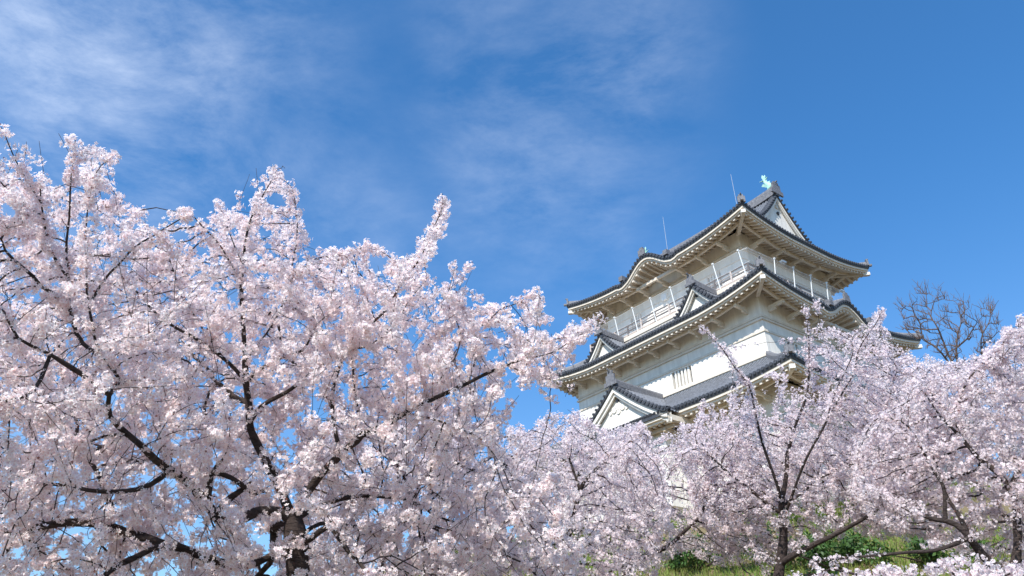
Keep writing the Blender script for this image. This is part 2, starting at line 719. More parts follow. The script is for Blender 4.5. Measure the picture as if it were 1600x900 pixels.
            b.build('hip_ridge', RIDGE, root)
            b = MB()       # demon-face end tile: stepped plate with a finial
            zt = rf.z(0, rf.hv - 0.12, 0.12)
            pu, pv = su * (rf.hu - 0.08), sv * (rf.hv - 0.08)
            rz = math.atan2(sv, su)
            b.box((pu, pv, zt + 0.26), (0.14, 0.56, 0.5), rz)
            b.box((pu, pv, zt + 0.56), (0.12, 0.34, 0.22), rz)
            b.box((pu + su * 0.1, pv + sv * 0.1, zt + 0.10), (0.42, 0.22, 0.16), rz)
            b.tube([(pu, pv, zt + 0.62), (pu + su * 0.12, pv + sv * 0.12, zt + 0.74)], 0.09, 0.04, 8)
            b.build('ridge_end_tile', RIDGE, root)
    return root


    for (sd, cc, bw, bh, run) in rf.bumps:
        b = MB()        # the deep curved board of the undulating gable
        n = 30
        r1, r2 = [], []
        for i in range(n + 1):
            t = cc - bw + 2 * bw * i / n
            k = rf.bump(sd, t, 0) / bh
            z = rf.ze(sd, t)
            ua, va = side_uv(sd, t, 0.07, rf.hu, rf.hv)
            ub, vb_ = side_uv(sd, t, 0.30, rf.hu, rf.hv)
            uc, vc_ = side_uv(sd, t, 0.9, rf.hu, rf.hv)
            zz = z - 0.42 - 0.34 * k
            r1.append([(ua, va, z - 0.22), (ua, va, zz), (ub, vb_, zz), (ub, vb_, zz + 0.1 * k), (uc, vc_, zz + 0.12 * k)])
        b.loft(r1)
        b.build('bargeboard', PLASTER, root)
        b = MB()
        n = 24
        lo, hi = [], []
        for i in range(n + 1):
            t = cc - bw + 2 * bw * i / n
            u, v = side_uv(sd, t, w - 0.05, rf.hu, rf.hv)
            base = rf.zc + Z0 - rf.sag + rf.prof(w) - 1.2
            lo.append((u, v, base))
            hi.append((u, v, max(base + 0.05, rf.zu(sd, t, w) + zs(w) + 0.12)))
        b.loft([lo, hi])
        b.build('gable_wall', SHADED, root)
    return root


def prof1(d):
    return 0.36 * d + 0.0052 * d ** 3


def prof2(d):
    return 0.50 * d + 0.05 * d * d


def prof3(d):
    return 0.50 * d + 0.045 * d * d


R1 = Roof(8.36, 10.0, 0.0, 0.85, (8.36, 2.3), prof1, [(0, 0.2, 2.4, 1.32, 3.4), (2, -0.2, 2.4, 1.32, 3.4)], 2.54, 7.75)
R2 = Roof(10.14, 11.59, -6.88, 0.85, (3.25, 3.25), prof2, [(1, 0.0, 2.35, 1.15, 2.9), (3, 0.0, 2.35, 1.15, 2.9)], 2.07)
R3 = Roof(12.09, 13.54, -14.44, 0.5, (4.15, 4.15), prof3, [], 2.3)
roof1 = build_roof(R1)
roof2 = build_roof(R2)
roof3 = build_roof(R3)


# gable ends of the top roof
def gable_end(sv):
    vg = 7.70 * sv          # wall plane
    vb = 7.95 * sv          # bargeboard plane
    n = 22
    dlow = 2.3

    def prof_pts(v, dz, dmin=dlow, inset=0.0):
        pts = []
        for i in range(2 * n + 1):
            s_ = -1 + i / n
            u = s_ * (R1.hu - dmin - inset)
            d = R1.hu - abs(u)
            pts.append((u, v, R1.zc + Z0 - R1.sag + R1.prof(d) + dz))
        return pts
    top = prof_pts(vg, -0.05)
    zb = min(p[2] for p in top) - 0.3
    b = MB()
    for i in range(len(top) - 1):
        b.poly([(top[i][0], vg, zb), (top[i + 1][0], vg, zb), top[i + 1], top[i]])
    gw = b.build('gable_wall', PLASTER, roof1)
    b = MB()
    for (va, vc, h0, h1) in ((vb, vb - sv * 0.08, -0.10, -0.46), (vb - sv * 0.08, vb - sv * 0.2, -0.10, -0.60)):
        o_ = prof_pts(va, h0)
        i_ = prof_pts(va, h1)
        o2 = prof_pts(vc, h0)
        i2 = prof_pts(vc, h1)
        b.loft([[o_[k], i_[k], i2[k], o2[k]] for k in range(len(o_))], True)
    b.build('bargeboard', PLASTER, roof1)
    # tiled verge with rib ends
    b = MB()
    o_ = prof_pts(vb + sv * 0.10, 0.04)
    m_ = prof_pts(vb - sv * 0.10, 0.30)
    p_ = prof_pts(vb - sv * 0.45, 0.26)
    q_ = prof_pts(vb + sv * 0.10, -0.12)
    r_ = prof_pts(vb - sv * 0.25, -0.12)
    s2 = prof_pts(vb - sv * 0.55, 0.0)
    b.loft([[r_[k], q_[k], o_[k], m_[k], p_[k], s2[k]] for k in range(len(o_))], False)
    for k in range(0, 44):
        u = -5.9 + k * 11.8 / 43
        d = R1.hu - abs(u)
        z = R1.zc + Z0 - R1.sag + R1.prof(d)
        b.tube([(u, vb + sv * 0.2, z + 0.10), (u, vb - sv * 0.42, z + 0.22)], 0.105, 0.105, 8)
    b.build('verge_tiles', TILE_EDGE, roof1)
    # gable pendant: hexagonal peg cover and scroll
    ztop = R1.zc + Z0 - R1.sag + R1.prof(R1.hu)
    b = MB()
    b.tube([(0, vg, ztop - 1.75), (0, vg + sv * 0.10, ztop - 1.75)], 0.17, 0.17, 6)
    b.build('vent', DARK, roof1)
    b = MB()
    for uu, zz, rr in ((0, 0.95, 0.2), (0, 0.75, 0.14)):
        b.tube([(uu, vb - sv * 0.24, ztop - zz - 0.15), (uu, vb - sv * 0.15, ztop - zz - 0.15)], rr, rr, 10)
    b.build('pendant', TRIM, roof1)


gable_end(-1)
gable_end(1)
# main ridge
zr = R1.zc + Z0 - R1.sag + R1.prof(R1.hu)
b = MB()
rings = []
for i in range(33):
    v = -8.0 + 16.0 * i / 32
    up = 0.28 * (abs(v) / 8.0) ** 3
    rings.append([(a, v, zr + e + up) for a, e in ((-0.30, -0.25), (-0.28, 0.35), (-0.24, 0.55), (-0.12, 0.68), (0.12, 0.68), (0.24, 0.55), (0.28, 0.35), (0.30, -0.25))])
b.loft(rings, True, True)
for i in range(5):
    pass
b.build('ridge', RIDGE, roof1)
for sv in (-1, 1):
    b = MB()
    b.box((0, 8.08 * sv, zr + 0.52), (1.0, 0.16, 1.0))
    b.box((0, 8.10 * sv, zr + 1.08), (0.6, 0.14, 0.3))
    b.box((-0.62, 8.08 * sv, zr + 0.22), (0.35, 0.14, 0.42))
    b.box((0.62, 8.08 * sv, zr + 0.22), (0.35, 0.14, 0.42))
    b.tube([(0, 8.0 * sv, zr + 1.1), (0, 8.3 * sv, zr + 1.3)], 0.10, 0.07, 8)
    b.build('ridge_end_tile', RIDGE, roof1)
    # sacred fish: head down on the ridge, body arched, tail fanned to the sky
    b = MB()
    v0 = 7.35 * sv
    zb = zr + 0.75
    path = [(0, v0 + 0.05 * sv, zb - 0.05), (0, v0 + 0.22 * sv, zb + 0.22), (0, v0 + 0.20 * sv, zb + 0.52), (0, v0 + 0.0 * sv, zb + 0.82), (0, v0 - 0.18 * sv, zb + 1.08), (0, v0 - 0.16 * sv, zb + 1.32)]
    rad = [0.26, 0.31, 0.27, 0.20, 0.13, 0.07]
    rings = []
    for p, r_ in zip(path, rad):
        rings.append([(p[0] + 0.8 * r_ * math.cos(a), p[1] + r_ * math.sin(a) * 0.9, p[2] + r_ * 0.35 * math.sin(a) * sv) for a in [k * math.pi / 5 for k in range(10)]])
    b.loft(rings, True, True)
    body = b.build('fish_ornament', BRONZE, roof1, True)
    b = MB()
    tz = zb + 1.25
    tv = v0 - 0.16 * sv
    for dv, dz, w_ in ((-0.50, 0.12, 0.13), (-0.12, 0.62, 0.13), (0.12, 0.50, 0.10), (0.34, 0.18, 0.08)):
        b.loft([[(0.05, tv, tz - 0.12), (-0.05, tv, tz - 0.12), (-0.05, tv + 0.08, tz + 0.0), (0.05, tv + 0.08, tz + 0.0)],
                [(0.04, tv + dv * sv * 0.6 - w_, tz + dz * 0.6), (-0.04, tv + dv * sv * 0.6 - w_, tz + dz * 0.6), (-0.04, tv + dv * sv * 0.6 + w_, tz + dz * 0.6), (0.04, tv + dv * sv * 0.6 + w_, tz + dz * 0.6)],
                [(0.01, tv + dv * sv - 0.02, tz + dz), (-0.01, tv + dv * sv - 0.02, tz + dz), (-0.01, tv + dv * sv + 0.02, tz + dz), (0.01, tv + dv * sv + 0.02, tz + dz)]], True, True)
    b.build('tail_fin', BRONZE, roof1)
    b = MB()
    for k in range(4):
        q = path[k + 1]
        sgn = 1
        b.poly([(0, q[1] + sv * rad[k + 1] * 0.8, q[2] - 0.12), (0, q[1] + sv * (rad[k + 1] + 0.16), q[2] + 0.10), (0, q[1] + sv * rad[k + 1] * 0.7, q[2] + 0.14)])
    for sx in (-1, 1):
        b.loft([[(sx * 0.18, v0 + 0.1 * sv, zb + 0.25), (sx * 0.18, v0 + 0.2 * sv, zb + 0.45)], [(sx * 0.52, v0 - 0.25 * sv, zb + 0.40), (sx * 0.48, v0 - 0.1 * sv, zb + 0.62)]])
    b.build('side_fin', BRONZE, roof1)
for v, top in ((-4.06, 9.85), (4.36, 9.9)):
    b = MB()
    b.tube([(0, v, zr + 0.5), (0, v, Z0 + top - 0.6), (0, v, Z0 + top)], 0.020, 0.010, 6)
    b.build('lightning_rod', ROD, roof1)
# small ridges riding on the undulating gables
for (rf, rt, sd, cc, zoff) in ((R1, roof1, 0, 0.25, 0), (R1, roof1, 2, -0.25, 0), (R2, roof2, 1, 0.0, 0), (R2, roof2, 3, 0.0, 0)):
    b = MB()
    rings = []
    run = 3.4
    zt = rf.z(sd, cc, 0)
    for i in range(9):
        d = 0.05 + run * i / 8
        u, v = side_uv(sd, cc, d, rf.hu, rf.hv)
        z = max(rf.z(sd, cc, d), zt)
        ring = []
        for a, e in ((-0.2, -0.1), (-0.18, 0.24), (-0.1, 0.36), (0.1, 0.36), (0.18, 0.24), (0.2, -0.1)):
            ring.append((u, v + a, z + e) if sd % 2 == 0 else (u + a, v, z + e))
        rings.append(ring)
    b.loft(rings, True, True)
    b.build('ridge', RIDGE, rt)
    b = MB()
    u, v = side_uv(sd, cc, 0.0, rf.hu, rf.hv)
    if sd % 2 == 0:
        b.box((u, v, zt + 0.30), (0.14, 0.7, 0.55))
        b.box((u, v, zt + 0.64), (0.12, 0.36, 0.24))
    else:
        b.box((u, v, zt + 0.30), (0.7, 0.14, 0.55))
        b.box((u, v, zt + 0.64), (0.36, 0.12, 0.24))
    b.build('ridge_end_tile', RIDGE, rt)
    for q in (-2.55, 2.55):      # short ridges where the curve dies into the eave
        b = MB()
        pu = [side_uv(sd, cc + q, d, rf.hu, rf.hv) for d in (0.05, 1.9)]
        zq = [rf.z(sd, cc + q, 0.05), rf.z(sd, cc + q, 1.9)]
        b.bar((*pu[0], zq[0] + 0.16), (*pu[1], zq[1] + 0.16), 0.3, 0.36)
        b.box((*pu[0], zq[0] + 0.34), (0.42, 0.42, 0.42))
        b.build('ridge_end_tile', RIDGE, rt)


# triangular dormer gables ------------------------------------------------
def dormer(root, side, rf, tc_, dfront, W_, zb, zp, run, nrib=9, big=False):
    """gable facing outward on one side; front plane dfront inward of the eave (negative = beyond it)"""
    n = 12

    def zc(s):
        return zb + (zp - zb) * (1 - abs(s)) ** 1.28

    def P(s, d, dz=0.0):
        u, v = side_uv(side, tc_ + s * W_, dfront + d, rf.hu, rf.hv)
        return (u, v, zc(s) + dz)
    ss = [-1 + i / n for i in range(2 * n + 1)]
    b = MB()
    b.loft([[P(s, 0, 0.0) for s in ss], [P(s, run, 0.0) for s in ss]])
    k = max(3, int(run / 0.3))
    for i in range(k):
        d = 0.34 + (run - 0.34) * i / k
        for sg in (-1, 1):
            ring = []
            for j in range(7):
                s = sg * (1 - j / 6 * 0.97)
                c0 = P(s, d - 0.09, 0.0)
                c1 = P(s, d, 0.13)
                c2 = P(s, d + 0.09, 0.0)
                ring.append([c0, c1, c2])
            b.loft(ring)
    rt = b.build('dormer_roof', TILE, keep)
    # verge tiles
    b = MB()
    b.loft([[P(s, 0.0, -0.16), P(s, -0.12, -0.12), P(s, -0.12, 0.06), P(s, 0.04, 0.26), P(s, 0.34, 0.24), P(s, 0.44, 0.0)] for s in ss])
    for i in range(nrib * 2):
        s = -0.97 + 1.94 * i / (nrib * 2 - 1)
        b.tube([P(s, -0.20, 0.10), P(s, 0.36, 0.20)], 0.095, 0.095, 8)
    b.build('verge_tiles', TILE_EDGE, rt)
    h = 0.40 if not big else 0.6
    b = MB()
    b.loft([[P(s, 0.0, -0.14), P(s, 0.0, -0.14 - h * 0.6), P(s, 0.14, -0.14 - h * 0.6), P(s, 0.14, -0.14)] for s in ss], True)
    b.loft([[P(s, 0.14, -0.14), P(s, 0.14, -0.14 - h), P(s, 0.28, -0.14 - h), P(s, 0.28, -0.14)] for s in ss], True)
    b.build('bargeboard', PLASTER, rt)
    b = MB()
    for i in range(2 * n):
        a0, a1 = P(ss[i], 0.42, -0.1), P(ss[i + 1], 0.42, -0.1)
        b.poly([(a0[0], a0[1], zb - 0.35), (a1[0], a1[1], zb - 0.35), a1, a0])
    b.build('gable_wall', PLASTER, rt)
    b = MB()
    q0, q1 = P(0, 0.42), P(0, 0.30)
    zz = zp - (1.05 if big else 0.75)
    b.tube([(q0[0], q0[1], zz), (q1[0], q1[1], zz)], 0.15 if big else 0.09, None, 6)
    b.build('vent', DARK, rt)
    if big:
        b = MB()
        for ds, dz_, rr in ((0, 1.45, 0.34), (-0.09, 1.62, 0.26), (0.09, 1.62, 0.26), (0, 1.85, 0.2), (-0.17, 1.78, 0.14), (0.17, 1.78, 0.14)):
            u0, v0 = side_uv(side, tc_ + ds * W_, dfront + 0.42, rf.hu, rf.hv)
            u1, v1 = side_uv(side, tc_ + ds * W_, dfront + 0.34, rf.hu, rf.hv)
            b.tube([(u0, v0, zp - dz_), (u1, v1, zp - dz_)], rr, rr * 0.9, 12)
        b.build('pendant', PLASTER, rt)
    # ridge and end tile
    b = MB()
    rings = []
    for i in range(7):
        d = -0.1 + (run + 0.1) * i / 6
        u, v = side_uv(side, tc_, dfront + d, rf.hu, rf.hv)
        up = 0.18 * (1 - i / 6) ** 2
        rings.append([(u, v + a, zp + e + up) if side % 2 == 0 else (u + a, v, zp + e + up) for a, e in ((-0.2, -0.12), (-0.18, 0.3), (-0.1, 0.44), (0.1, 0.44), (0.18, 0.3), (0.2, -0.12))])
    b.loft(rings, True, True)
    b.build('ridge', RIDGE, rt)
    b = MB()
    u, v = side_uv(side, tc_, dfront - 0.14, rf.hu, rf.hv)
    k = 1.35 if big else 1.0
    w1 = (0.16, 0.62 * k, 0.6 * k) if side % 2 == 0 else (0.62 * k, 0.16, 0.6 * k)
    w2 = (0.14, 0.34 * k, 0.26 * k) if side % 2 == 0 else (0.34 * k, 0.14, 0.26 * k)
    w3 = (0.14, 0.95 * k, 0.22 * k) if side % 2 == 0 else (0.95 * k, 0.14, 0.22 * k)
    b.box((u, v, zp + 0.30 * k), w1)
    b.box((u, v, zp + 0.70 * k), w2)
    b.box((u, v, zp + 0.10 * k), w3)
    u2, v2 = side_uv(side, tc_, dfront - 0.4, rf.hu, rf.hv)
    b.tube([(u, v, zp + 0.75 * k), (u2, v2, zp + 0.92 * k)], 0.10, 0.07, 8)
    b.build('ridge_end_tile', RIDGE, rt)
    return rt


for sd in (0, 2):
    for c in (-5.45, 4.55):
        dormer(roof2, sd, R2, c, 0.35, 1.95, Z0 - 7.45, Z0 - 5.45, 3.0, 8)
# the big gable bay on the third roof
bay_zb, bay_zp = Z0 - 15.35, Z0 - 12.15
for sd in (0, 2):
    bay = dormer(roof3, sd, R3, 0.2, -1.1, 4.75, bay_zb, bay_zp, 5.1, 15, True)
    sg = -1 if sd == 0 else 1
    xo = R3.hu + 1.1
    # pent roof strip under the gable, with its boards and soffit
    b = MB()
    for (y0, y1) in ((-4.6, 5.0),):
        b.loft([[(sg * xo, y, bay_zb + e - 0.02) if not q else (sg * (xo - q), y, bay_zb + e) for q, e in ((0, -0.02), (0, -0.26), (0.2, -0.26))] for y in (y0, y1)])
        b.loft([[(sg * (xo + 0.0), y, bay_zb - 0.02), (sg * (xo - 0.45), y, bay_zb + 0.24)] for y in (y0, y1)])
        n = 30
        for i in range(n):
            y = y0 + (i + 0.5) * (y1 - y0) / n
            b.tube([(sg * (xo + 0.05), y, bay_zb), (sg * (xo - 0.45), y, bay_zb + 0.26)], 0.11, None, 8)
    b.build('tile_edge', TILE_EDGE, bay)
    b = MB()
    b.loft([[(sg * (xo - 0.1), y, bay_zb - 0.26), (sg * (xo - 0.1), y, bay_zb - 0.46), (sg * (xo - 0.24), y, bay_zb - 0.46), (sg * (xo - 0.24), y, bay_zb - 0.62), (sg * (xo - 0.5), y, bay_zb - 0.62)] for y in (-4.5, 4.9)])
    for y in (-4.5, 4.9):
        b.box((sg * (xo - 1.6), y, bay_zb - 0.44), (3.0, 0.1, 0.36))
    b.build('fascia', TRIM, bay)
    b = MB()
    b.loft([[(sg * (xo - 0.3), y, bay_zb - 0.60), (sg * (xo - 3.4), y, bay_zb - 0.1)] for y in (-4.5, 4.9)])
    n = 20
    for i in range(n):
        y = -4.4 + i * 9.2 / (n - 1)
        b.bar((sg * (xo - 0.35), y, bay_zb - 0.68), (sg * (xo - 2.0), y, bay_zb - 0.44), 0.17, 0.18)
    b.bar((sg * (xo - 0.85), -4.3, bay_zb - 0.84), (sg * (xo - 0.85), 4.7, bay_zb - 0.84), 0.22, 0.24)
    for y in (-3.6, 4.0):
        b.bar((sg * (xo - 0.6), y, bay_zb - 1.0), (sg * (xo - 3.0), y, bay_zb - 1.0), 0.2, 0.26)
    b.build('soffit', SHADED, bay)
    for y in (-4.35, 4.75):
        b = MB()
        b.box((sg * (xo - 0.35), y, bay_zb - 0.62), (0.34, 0.34, 0.3), math.pi / 4)
        b.build('rafter_cap', PLASTER, bay)
    b = MB()
    b.box((sg * 10.4, 0.2, bay_zb - 3.2), (3.2, 6.6, 5.2))
    bw = b.build('wall', PLASTER, keep)
    tag(bw, 'white wall of the projecting bay under the big gable')
    b = MB()
    b.box((sg * 10.4, 0.2, bay_zb - 1.35), (3.34, 6.74, 0.16))
    b.build('moulding', TRIM, bw)


# walls -------------------------------------------------------------------
def wall_tier(hu, hv, z0, z1, mould, windows):
    b = MB()
    # outer shell with window openings cut as recesses
    for side in range(4):
        h = half(side, hu, hv)
        ws = sorted([w for w in windows if w[0] == side], key=lambda w: w[1])
        xs = [-h] + [x for w in ws for x in (w[1], w[2])] + [h]
        for i in range(len(xs) - 1):
            a, c = xs[i], xs[i + 1]
            if i % 2 == 0:
                b.poly([(*side_uv(side, a, 0, hu, hv), z0), (*side_uv(side, c, 0, hu, hv), z0), (*side_uv(side, c, 0, hu, hv), z1), (*side_uv(side, a, 0, hu, hv), z1)])
            else:
                w = ws[i // 2]
                for (zl, zh) in ((z0, w[3]), (w[4], z1)):
                    b.poly([(*side_uv(side, a, 0, hu, hv), zl), (*side_uv(side, c, 0, hu, hv), zl), (*side_uv(side, c, 0, hu, hv), zh), (*side_uv(side, a, 0, hu, hv), zh)])
                dd = 0.32
                A = (a, c, c, a)
                Zs = (w[3], w[3], w[4], w[4])
                for k in range(4):
                    k2 = (k + 1) % 4
                    b.poly([(*side_uv(side, A[k], 0, hu, hv), Zs[k]), (*side_uv(side, A[k2], 0, hu, hv), Zs[k2]), (*side_uv(side, A[k2], dd, hu, hv), Zs[k2]), (*side_uv(side, A[k], dd, hu, hv), Zs[k])])
    wl = b.build('wall', PLASTER, keep)
    b = MB()
    for side in range(4):
        h = half(side, hu, hv)
        for (zm, hh, out) in mould:
            u0, v0 = side_uv(side, 0, 0, hu, hv)
            if side % 2 == 0:
                b.box((u0 + (out / 2 - 0.02) * (-1 if side == 0 else 1), 0, zm), (out + 0.04, 2 * h + 2 * out - 0.004, hh))
            else:
                b.box((0, v0 + (out / 2 - 0.02) * (-1 if side == 1 else 1), zm), (2 * h - 0.01, out + 0.04, hh - 0.004))
    b.build('moulding', TRIM, wl)
    for w in windows:
        side, a, c, zl, zh, nb = w
        b = MB()
        b.poly([(*side_uv(side, x, 0.31, hu, hv), z) for x, z in ((a, zl), (c, zl), (c, zh), (a, zh))])
        wn = b.build('window', GLASS if nb < 4 else DARK, keep)
        for k in range(nb):
            t = a + (k + 1) * (c - a) / (nb + 1)
            p = side_uv(side, t, 0.13, hu, hv)
            bb = MB()
            bb.box((*p, (zl + zh) / 2), (0.17, 0.17, zh - zl - 0.004))
            bb.build('window_bar', PLASTER, wn)
    return wl


wins1 = []
for c in (-4.6, 4.0):
    wins1.append((0, c - 0.65, c + 0.65, Z0 - 4.5, Z0 - 2.85, 4))
for c in (-4.0, 0.0, 4.0):
    wins1.append((1, c - 0.65, c + 0.65, Z0 - 4.5, Z0 - 2.85, 4))
wall_tier(5.82, 7.46, Z0 - 5.6, Z0 - 0.35, ((Z0 - 1.62, 0.14, 0.07), (Z0 - 1.88, 0.10, 0.12), (Z0 - 2.72, 0.08, 0.05)), wins1)
wins2 = [(0, -2.9, -1.0, Z0 - 11.75, Z0 - 10.4, 5), (0, 3.9, 5.8, Z0 - 11.75, Z0 - 10.4, 5), 
         (1, 4.3, 5.9, Z0 - 11.75, Z0 - 10.4, 4), (1, -1.0, 0.7, Z0 - 11.75, Z0 - 10.4, 5), (1, -6.0, -4.4, Z0 - 11.75, Z0 - 10.4, 4)]
wall_tier(8.07, 9.52, Z0 - 13.6, Z0 - 7.1, ((Z0 - 9.10, 0.16, 0.06), (Z0 - 9.36, 0.12, 0.13), (Z0 - 10.22, 0.16, 0.07), (Z0 - 11.95, 0.20, 0.10)), wins2)
wins3 = [(0, -8.2, -6.4, Z0 - 19.0, Z0 - 17.4, 5), (0, 6.0, 7.8, Z0 - 19.0, Z0 - 17.4, 5), (1, -6, -4.2, Z0 - 19.0, Z0 - 17.4, 5), (1, 3, 4.8, Z0 - 19.0, Z0 - 17.4, 5)]
wall_tier(9.79, 11.24, Z0 - 20.8, Z0 - 14.9, ((Z0 - 16.7, 0.16, 0.07), (Z0 - 17.1, 0.14, 0.12), (Z0 - 20.5, 0.3, 0.12)), wins3)

# balcony of the top storey with railing, posts and wires
b = MB()
for s4 in ((-1, 0), (1, 0), (0, -1), (0, 1)):
    if s4[0]:
        b.box((s4[0] * 6.5, 0, Z0 - 5.35), (1.4, 17.0, 0.34))
        b.box((s4[0] * 6.95, 0, Z0 - 5.8), (0.35, 16.6, 0.7))
    else:
        b.box((0, s4[1] * 7.98, Z0 - 5.352), (11.6, 1.04, 0.336))
        b.box((0, s4[1] * 8.15, Z0 - 5.8), (13.5, 0.33, 0.7))
bal = b.build('balcony', TRIM, keep)
rr = MB()
rp = MB()
for (a, c) in (((-7.05, -8.6), (-7.05, 8.6)), ((7.05, -8.6), (7.05, 8.6)), ((-7.05, -8.6), (7.05, -8.6)), ((-7.05, 8.6), (7.05, 8.6))):
    ax = Vector((c[0] - a[0], c[1] - a[1], 0)).normalized()
    for z, hh, m_ in ((-4.17, 0.10, 0), (-4.45, 0.07, 1), (-4.68, 0.09, 0), (-5.0, 0.12, 1)):
        tgt = rr if m_ == 0 else rp
        tgt.bar((a[0], a[1], Z0 + z), (c[0], c[1], Z0 + z), 0.09, hh)
rail = rr.build('railing', RAILM, keep)
rp.build('rail', RAILW, rail)
for side, hh, hv_ in ((0, 8.6, 7.05), (2, 8.6, 7.05), (1, 7.05, 8.6), (3, 7.05, 8.6)):
    n = int(hh * 2 / 1.45)
    for i in range(n + 1):
        t = -hh + 2 * hh * i / n
        p = (-hv_, t) if side == 0 else (hv_, t) if side == 2 else (t, -hv_) if side == 1 else (t, hv_)
        if side in (1, 3) and i in (0, n):
            continue
        b = MB()
        b.box((p[0], p[1], Z0 - 4.62), (0.13, 0.13, 0.98))
        b.build('baluster', RAILW if i % 2 else RAILM, rail)
# tall leaning net posts
posts = []
for v in (-8.3, -5.9, -3.7, -1.5, 0.7, 2.8, 4.95, 7.2):
    posts.append(((-7.12, v - 0.05, Z0 - 5.2), (-7.45, v + 0.02, Z0 - 3.05)))
for u in (-4.2, -1.85, 0.35, 2.5, 4.8):
    posts.append(((u, -8.75, Z0 - 5.2), (u + 0.0, -9.05, Z0 - 3.02)))
for p, q in posts:
    b = MB()
    b.tube([p, q], 0.042, 0.036, 8)
    b.box((q[0], q[1], q[2]), (0.13, 0.13, 0.10))
    b.build('net_post', STEEL, rail)
for f in (0.1, 0.45, 0.97):
    b = MB()
    for grp in (posts[:8], posts[8:]):
        pl = [tuple(Vector(p).lerp(Vector(q), f)) for p, q in grp]
        for i in range(len(pl) - 1):
            m_ = Vector(pl[i]).lerp(Vector(pl[i + 1]), 0.5) - Vector((0, 0, 0.03))
            b.tube([pl[i], m_, pl[i + 1]], 0.013, None, 5)
    c1 = tuple(Vector(posts[0][0]).lerp(Vector(posts[0][1]), f))
    c2 = tuple(Vector(posts[8][0]).lerp(Vector(posts[8][1]), f))
    cc = (-7.3, -8.95, c1[2])
    b.tube([c1, cc, c2], 0.013, None, 5)
    b.build('net_wire', STEEL, rail)
# fine white netting hung from the posts
NET = bpy.data.materials.new('white_netting')
NET.use_nodes = True
_t = NET.node_tree
_t.nodes.remove(_t.nodes['Principled BSDF'])
_d = _t.nodes.new('ShaderNodeBsdfDiffuse')
_d.inputs[0].default_value = (0.85, 0.86, 0.88, 1)
_tr = _t.nodes.new('ShaderNodeBsdfTransparent')
_m = _t.nodes.new('ShaderNodeMixShader')
_m.inputs[0].default_value = 0.14
_t.links.new(_tr.outputs[0], _m.inputs[1])
_t.links.new(_d.outputs[0], _m.inputs[2])
_t.links.new(_m.outputs[0], _t.nodes['Material Output'].inputs['Surface'])
cn = ((-7.2, -8.8, Z0 - 5.2), (-7.45, -9.05, Z0 - 3.02))
for grp in (list(reversed(posts[:8])) + [cn], [cn] + posts[8:]):
    b = MB()
    b.loft([[p, tuple(Vector(p).lerp(Vector(q), 0.97))] for p, q in grp])
    b.build('net', NET, rail)
# small fittings
for p, d in (((-5.95, 0.45, Z0 - 2.62), (0.25, 0.5, 0.55)), ((-3.0, -9.0, Z0 - 2.9), (0.5, 0.25, 0.14)), ((4.9, -8.9, Z0 - 2.95), (0.5, 0.25, 0.12))):
    b = MB()
    b.box(p, d)
    b.box((p[0], p[1], p[2] + d[2] * 0.4), (d[0] * 1.1, d[1] * 1.1, d[2] * 0.2))
    b.build('floodlight', STEEL, keep)

# stone base ---------------------------------------------------------------
b = MB()
rings = []
nz = 8
zt, zb = CC[2] - 20.8, PLATEAU - 0.6
sbz = zt - zb
for i in range(nz + 1):
    f = i / nz
    fl = 3.0 * (1 - f) ** 1.6
    z = zb + sbz * f - (PLATEAU - 0.6)
    hu, hv = 10.1 + fl, 11.6 + fl
    ring = []
    for (sx, sy, ex, ey) in ((-1, -1, 1, -1), (1, -1, 1, 1), (1, 1, -1, 1), (-1, 1, -1, -1)):
        for k in range(10):
            t = k / 10
            ring.append(((sx + (ex - sx) * t) * hu, (sy + (ey - sy) * t) * hv, z))
    rings.append(ring)
b.loft(rings, True, True)
sb = b.build('stone_base', stone_mat())
sb.location = (CC[0], CC[1], PLATEAU - 0.6)
sb.rotation_euler = (0, 0, YAW)
tag(sb, 'sloping dry stone base that carries the white castle keep', 'stone wall')


# ------------------------------------------------------------------ trees
def in_poly(P, poly):
    x, y = P[:, 0], P[:, 1]
    ins = np.zeros(len(x), bool)
    n = len(poly)
    j = n - 1
    for i in range(n):
        xi, yi = poly[i]
        xj, yj = poly[j]
        c = ((yi > y) != (yj > y)) & (x < (xj - xi) * (y - yi) / ((yj - yi) or 1e-9) + xi)
        ins ^= c
        j = i
    return ins


def resample(pts, step):
    pts = np.asarray(pts, float)
    out = [pts[0]]
    # Catmull-Rom through the points, then even steps
    P = np.vstack([2 * pts[0] - pts[1], pts, 2 * pts[-1] - pts[-2]])
    dense = []
    for i in range(1, len(P) - 2):
        for t in np.linspace(0, 1, 12, endpoint=False):
            t2, t3 = t * t, t * t * t
            dense.append(0.5 * ((2 * P[i]) + (-P[i - 1] + P[i + 1]) * t + (2 * P[i - 1] - 5 * P[i] + 4 * P[i + 1] - P[i + 2]) * t2 + (-P[i - 1] + 3 * P[i] - 3 * P[i + 1] + P[i + 2]) * t3))
    dense.append(pts[-1])
    acc = 0.0
    for i in range(1, len(dense)):
        acc += np.linalg.norm(dense[i] - dense[i - 1])
        if acc >= step:
            out.append(dense[i])
            acc = 0
    out.append(pts[-1])
    return out


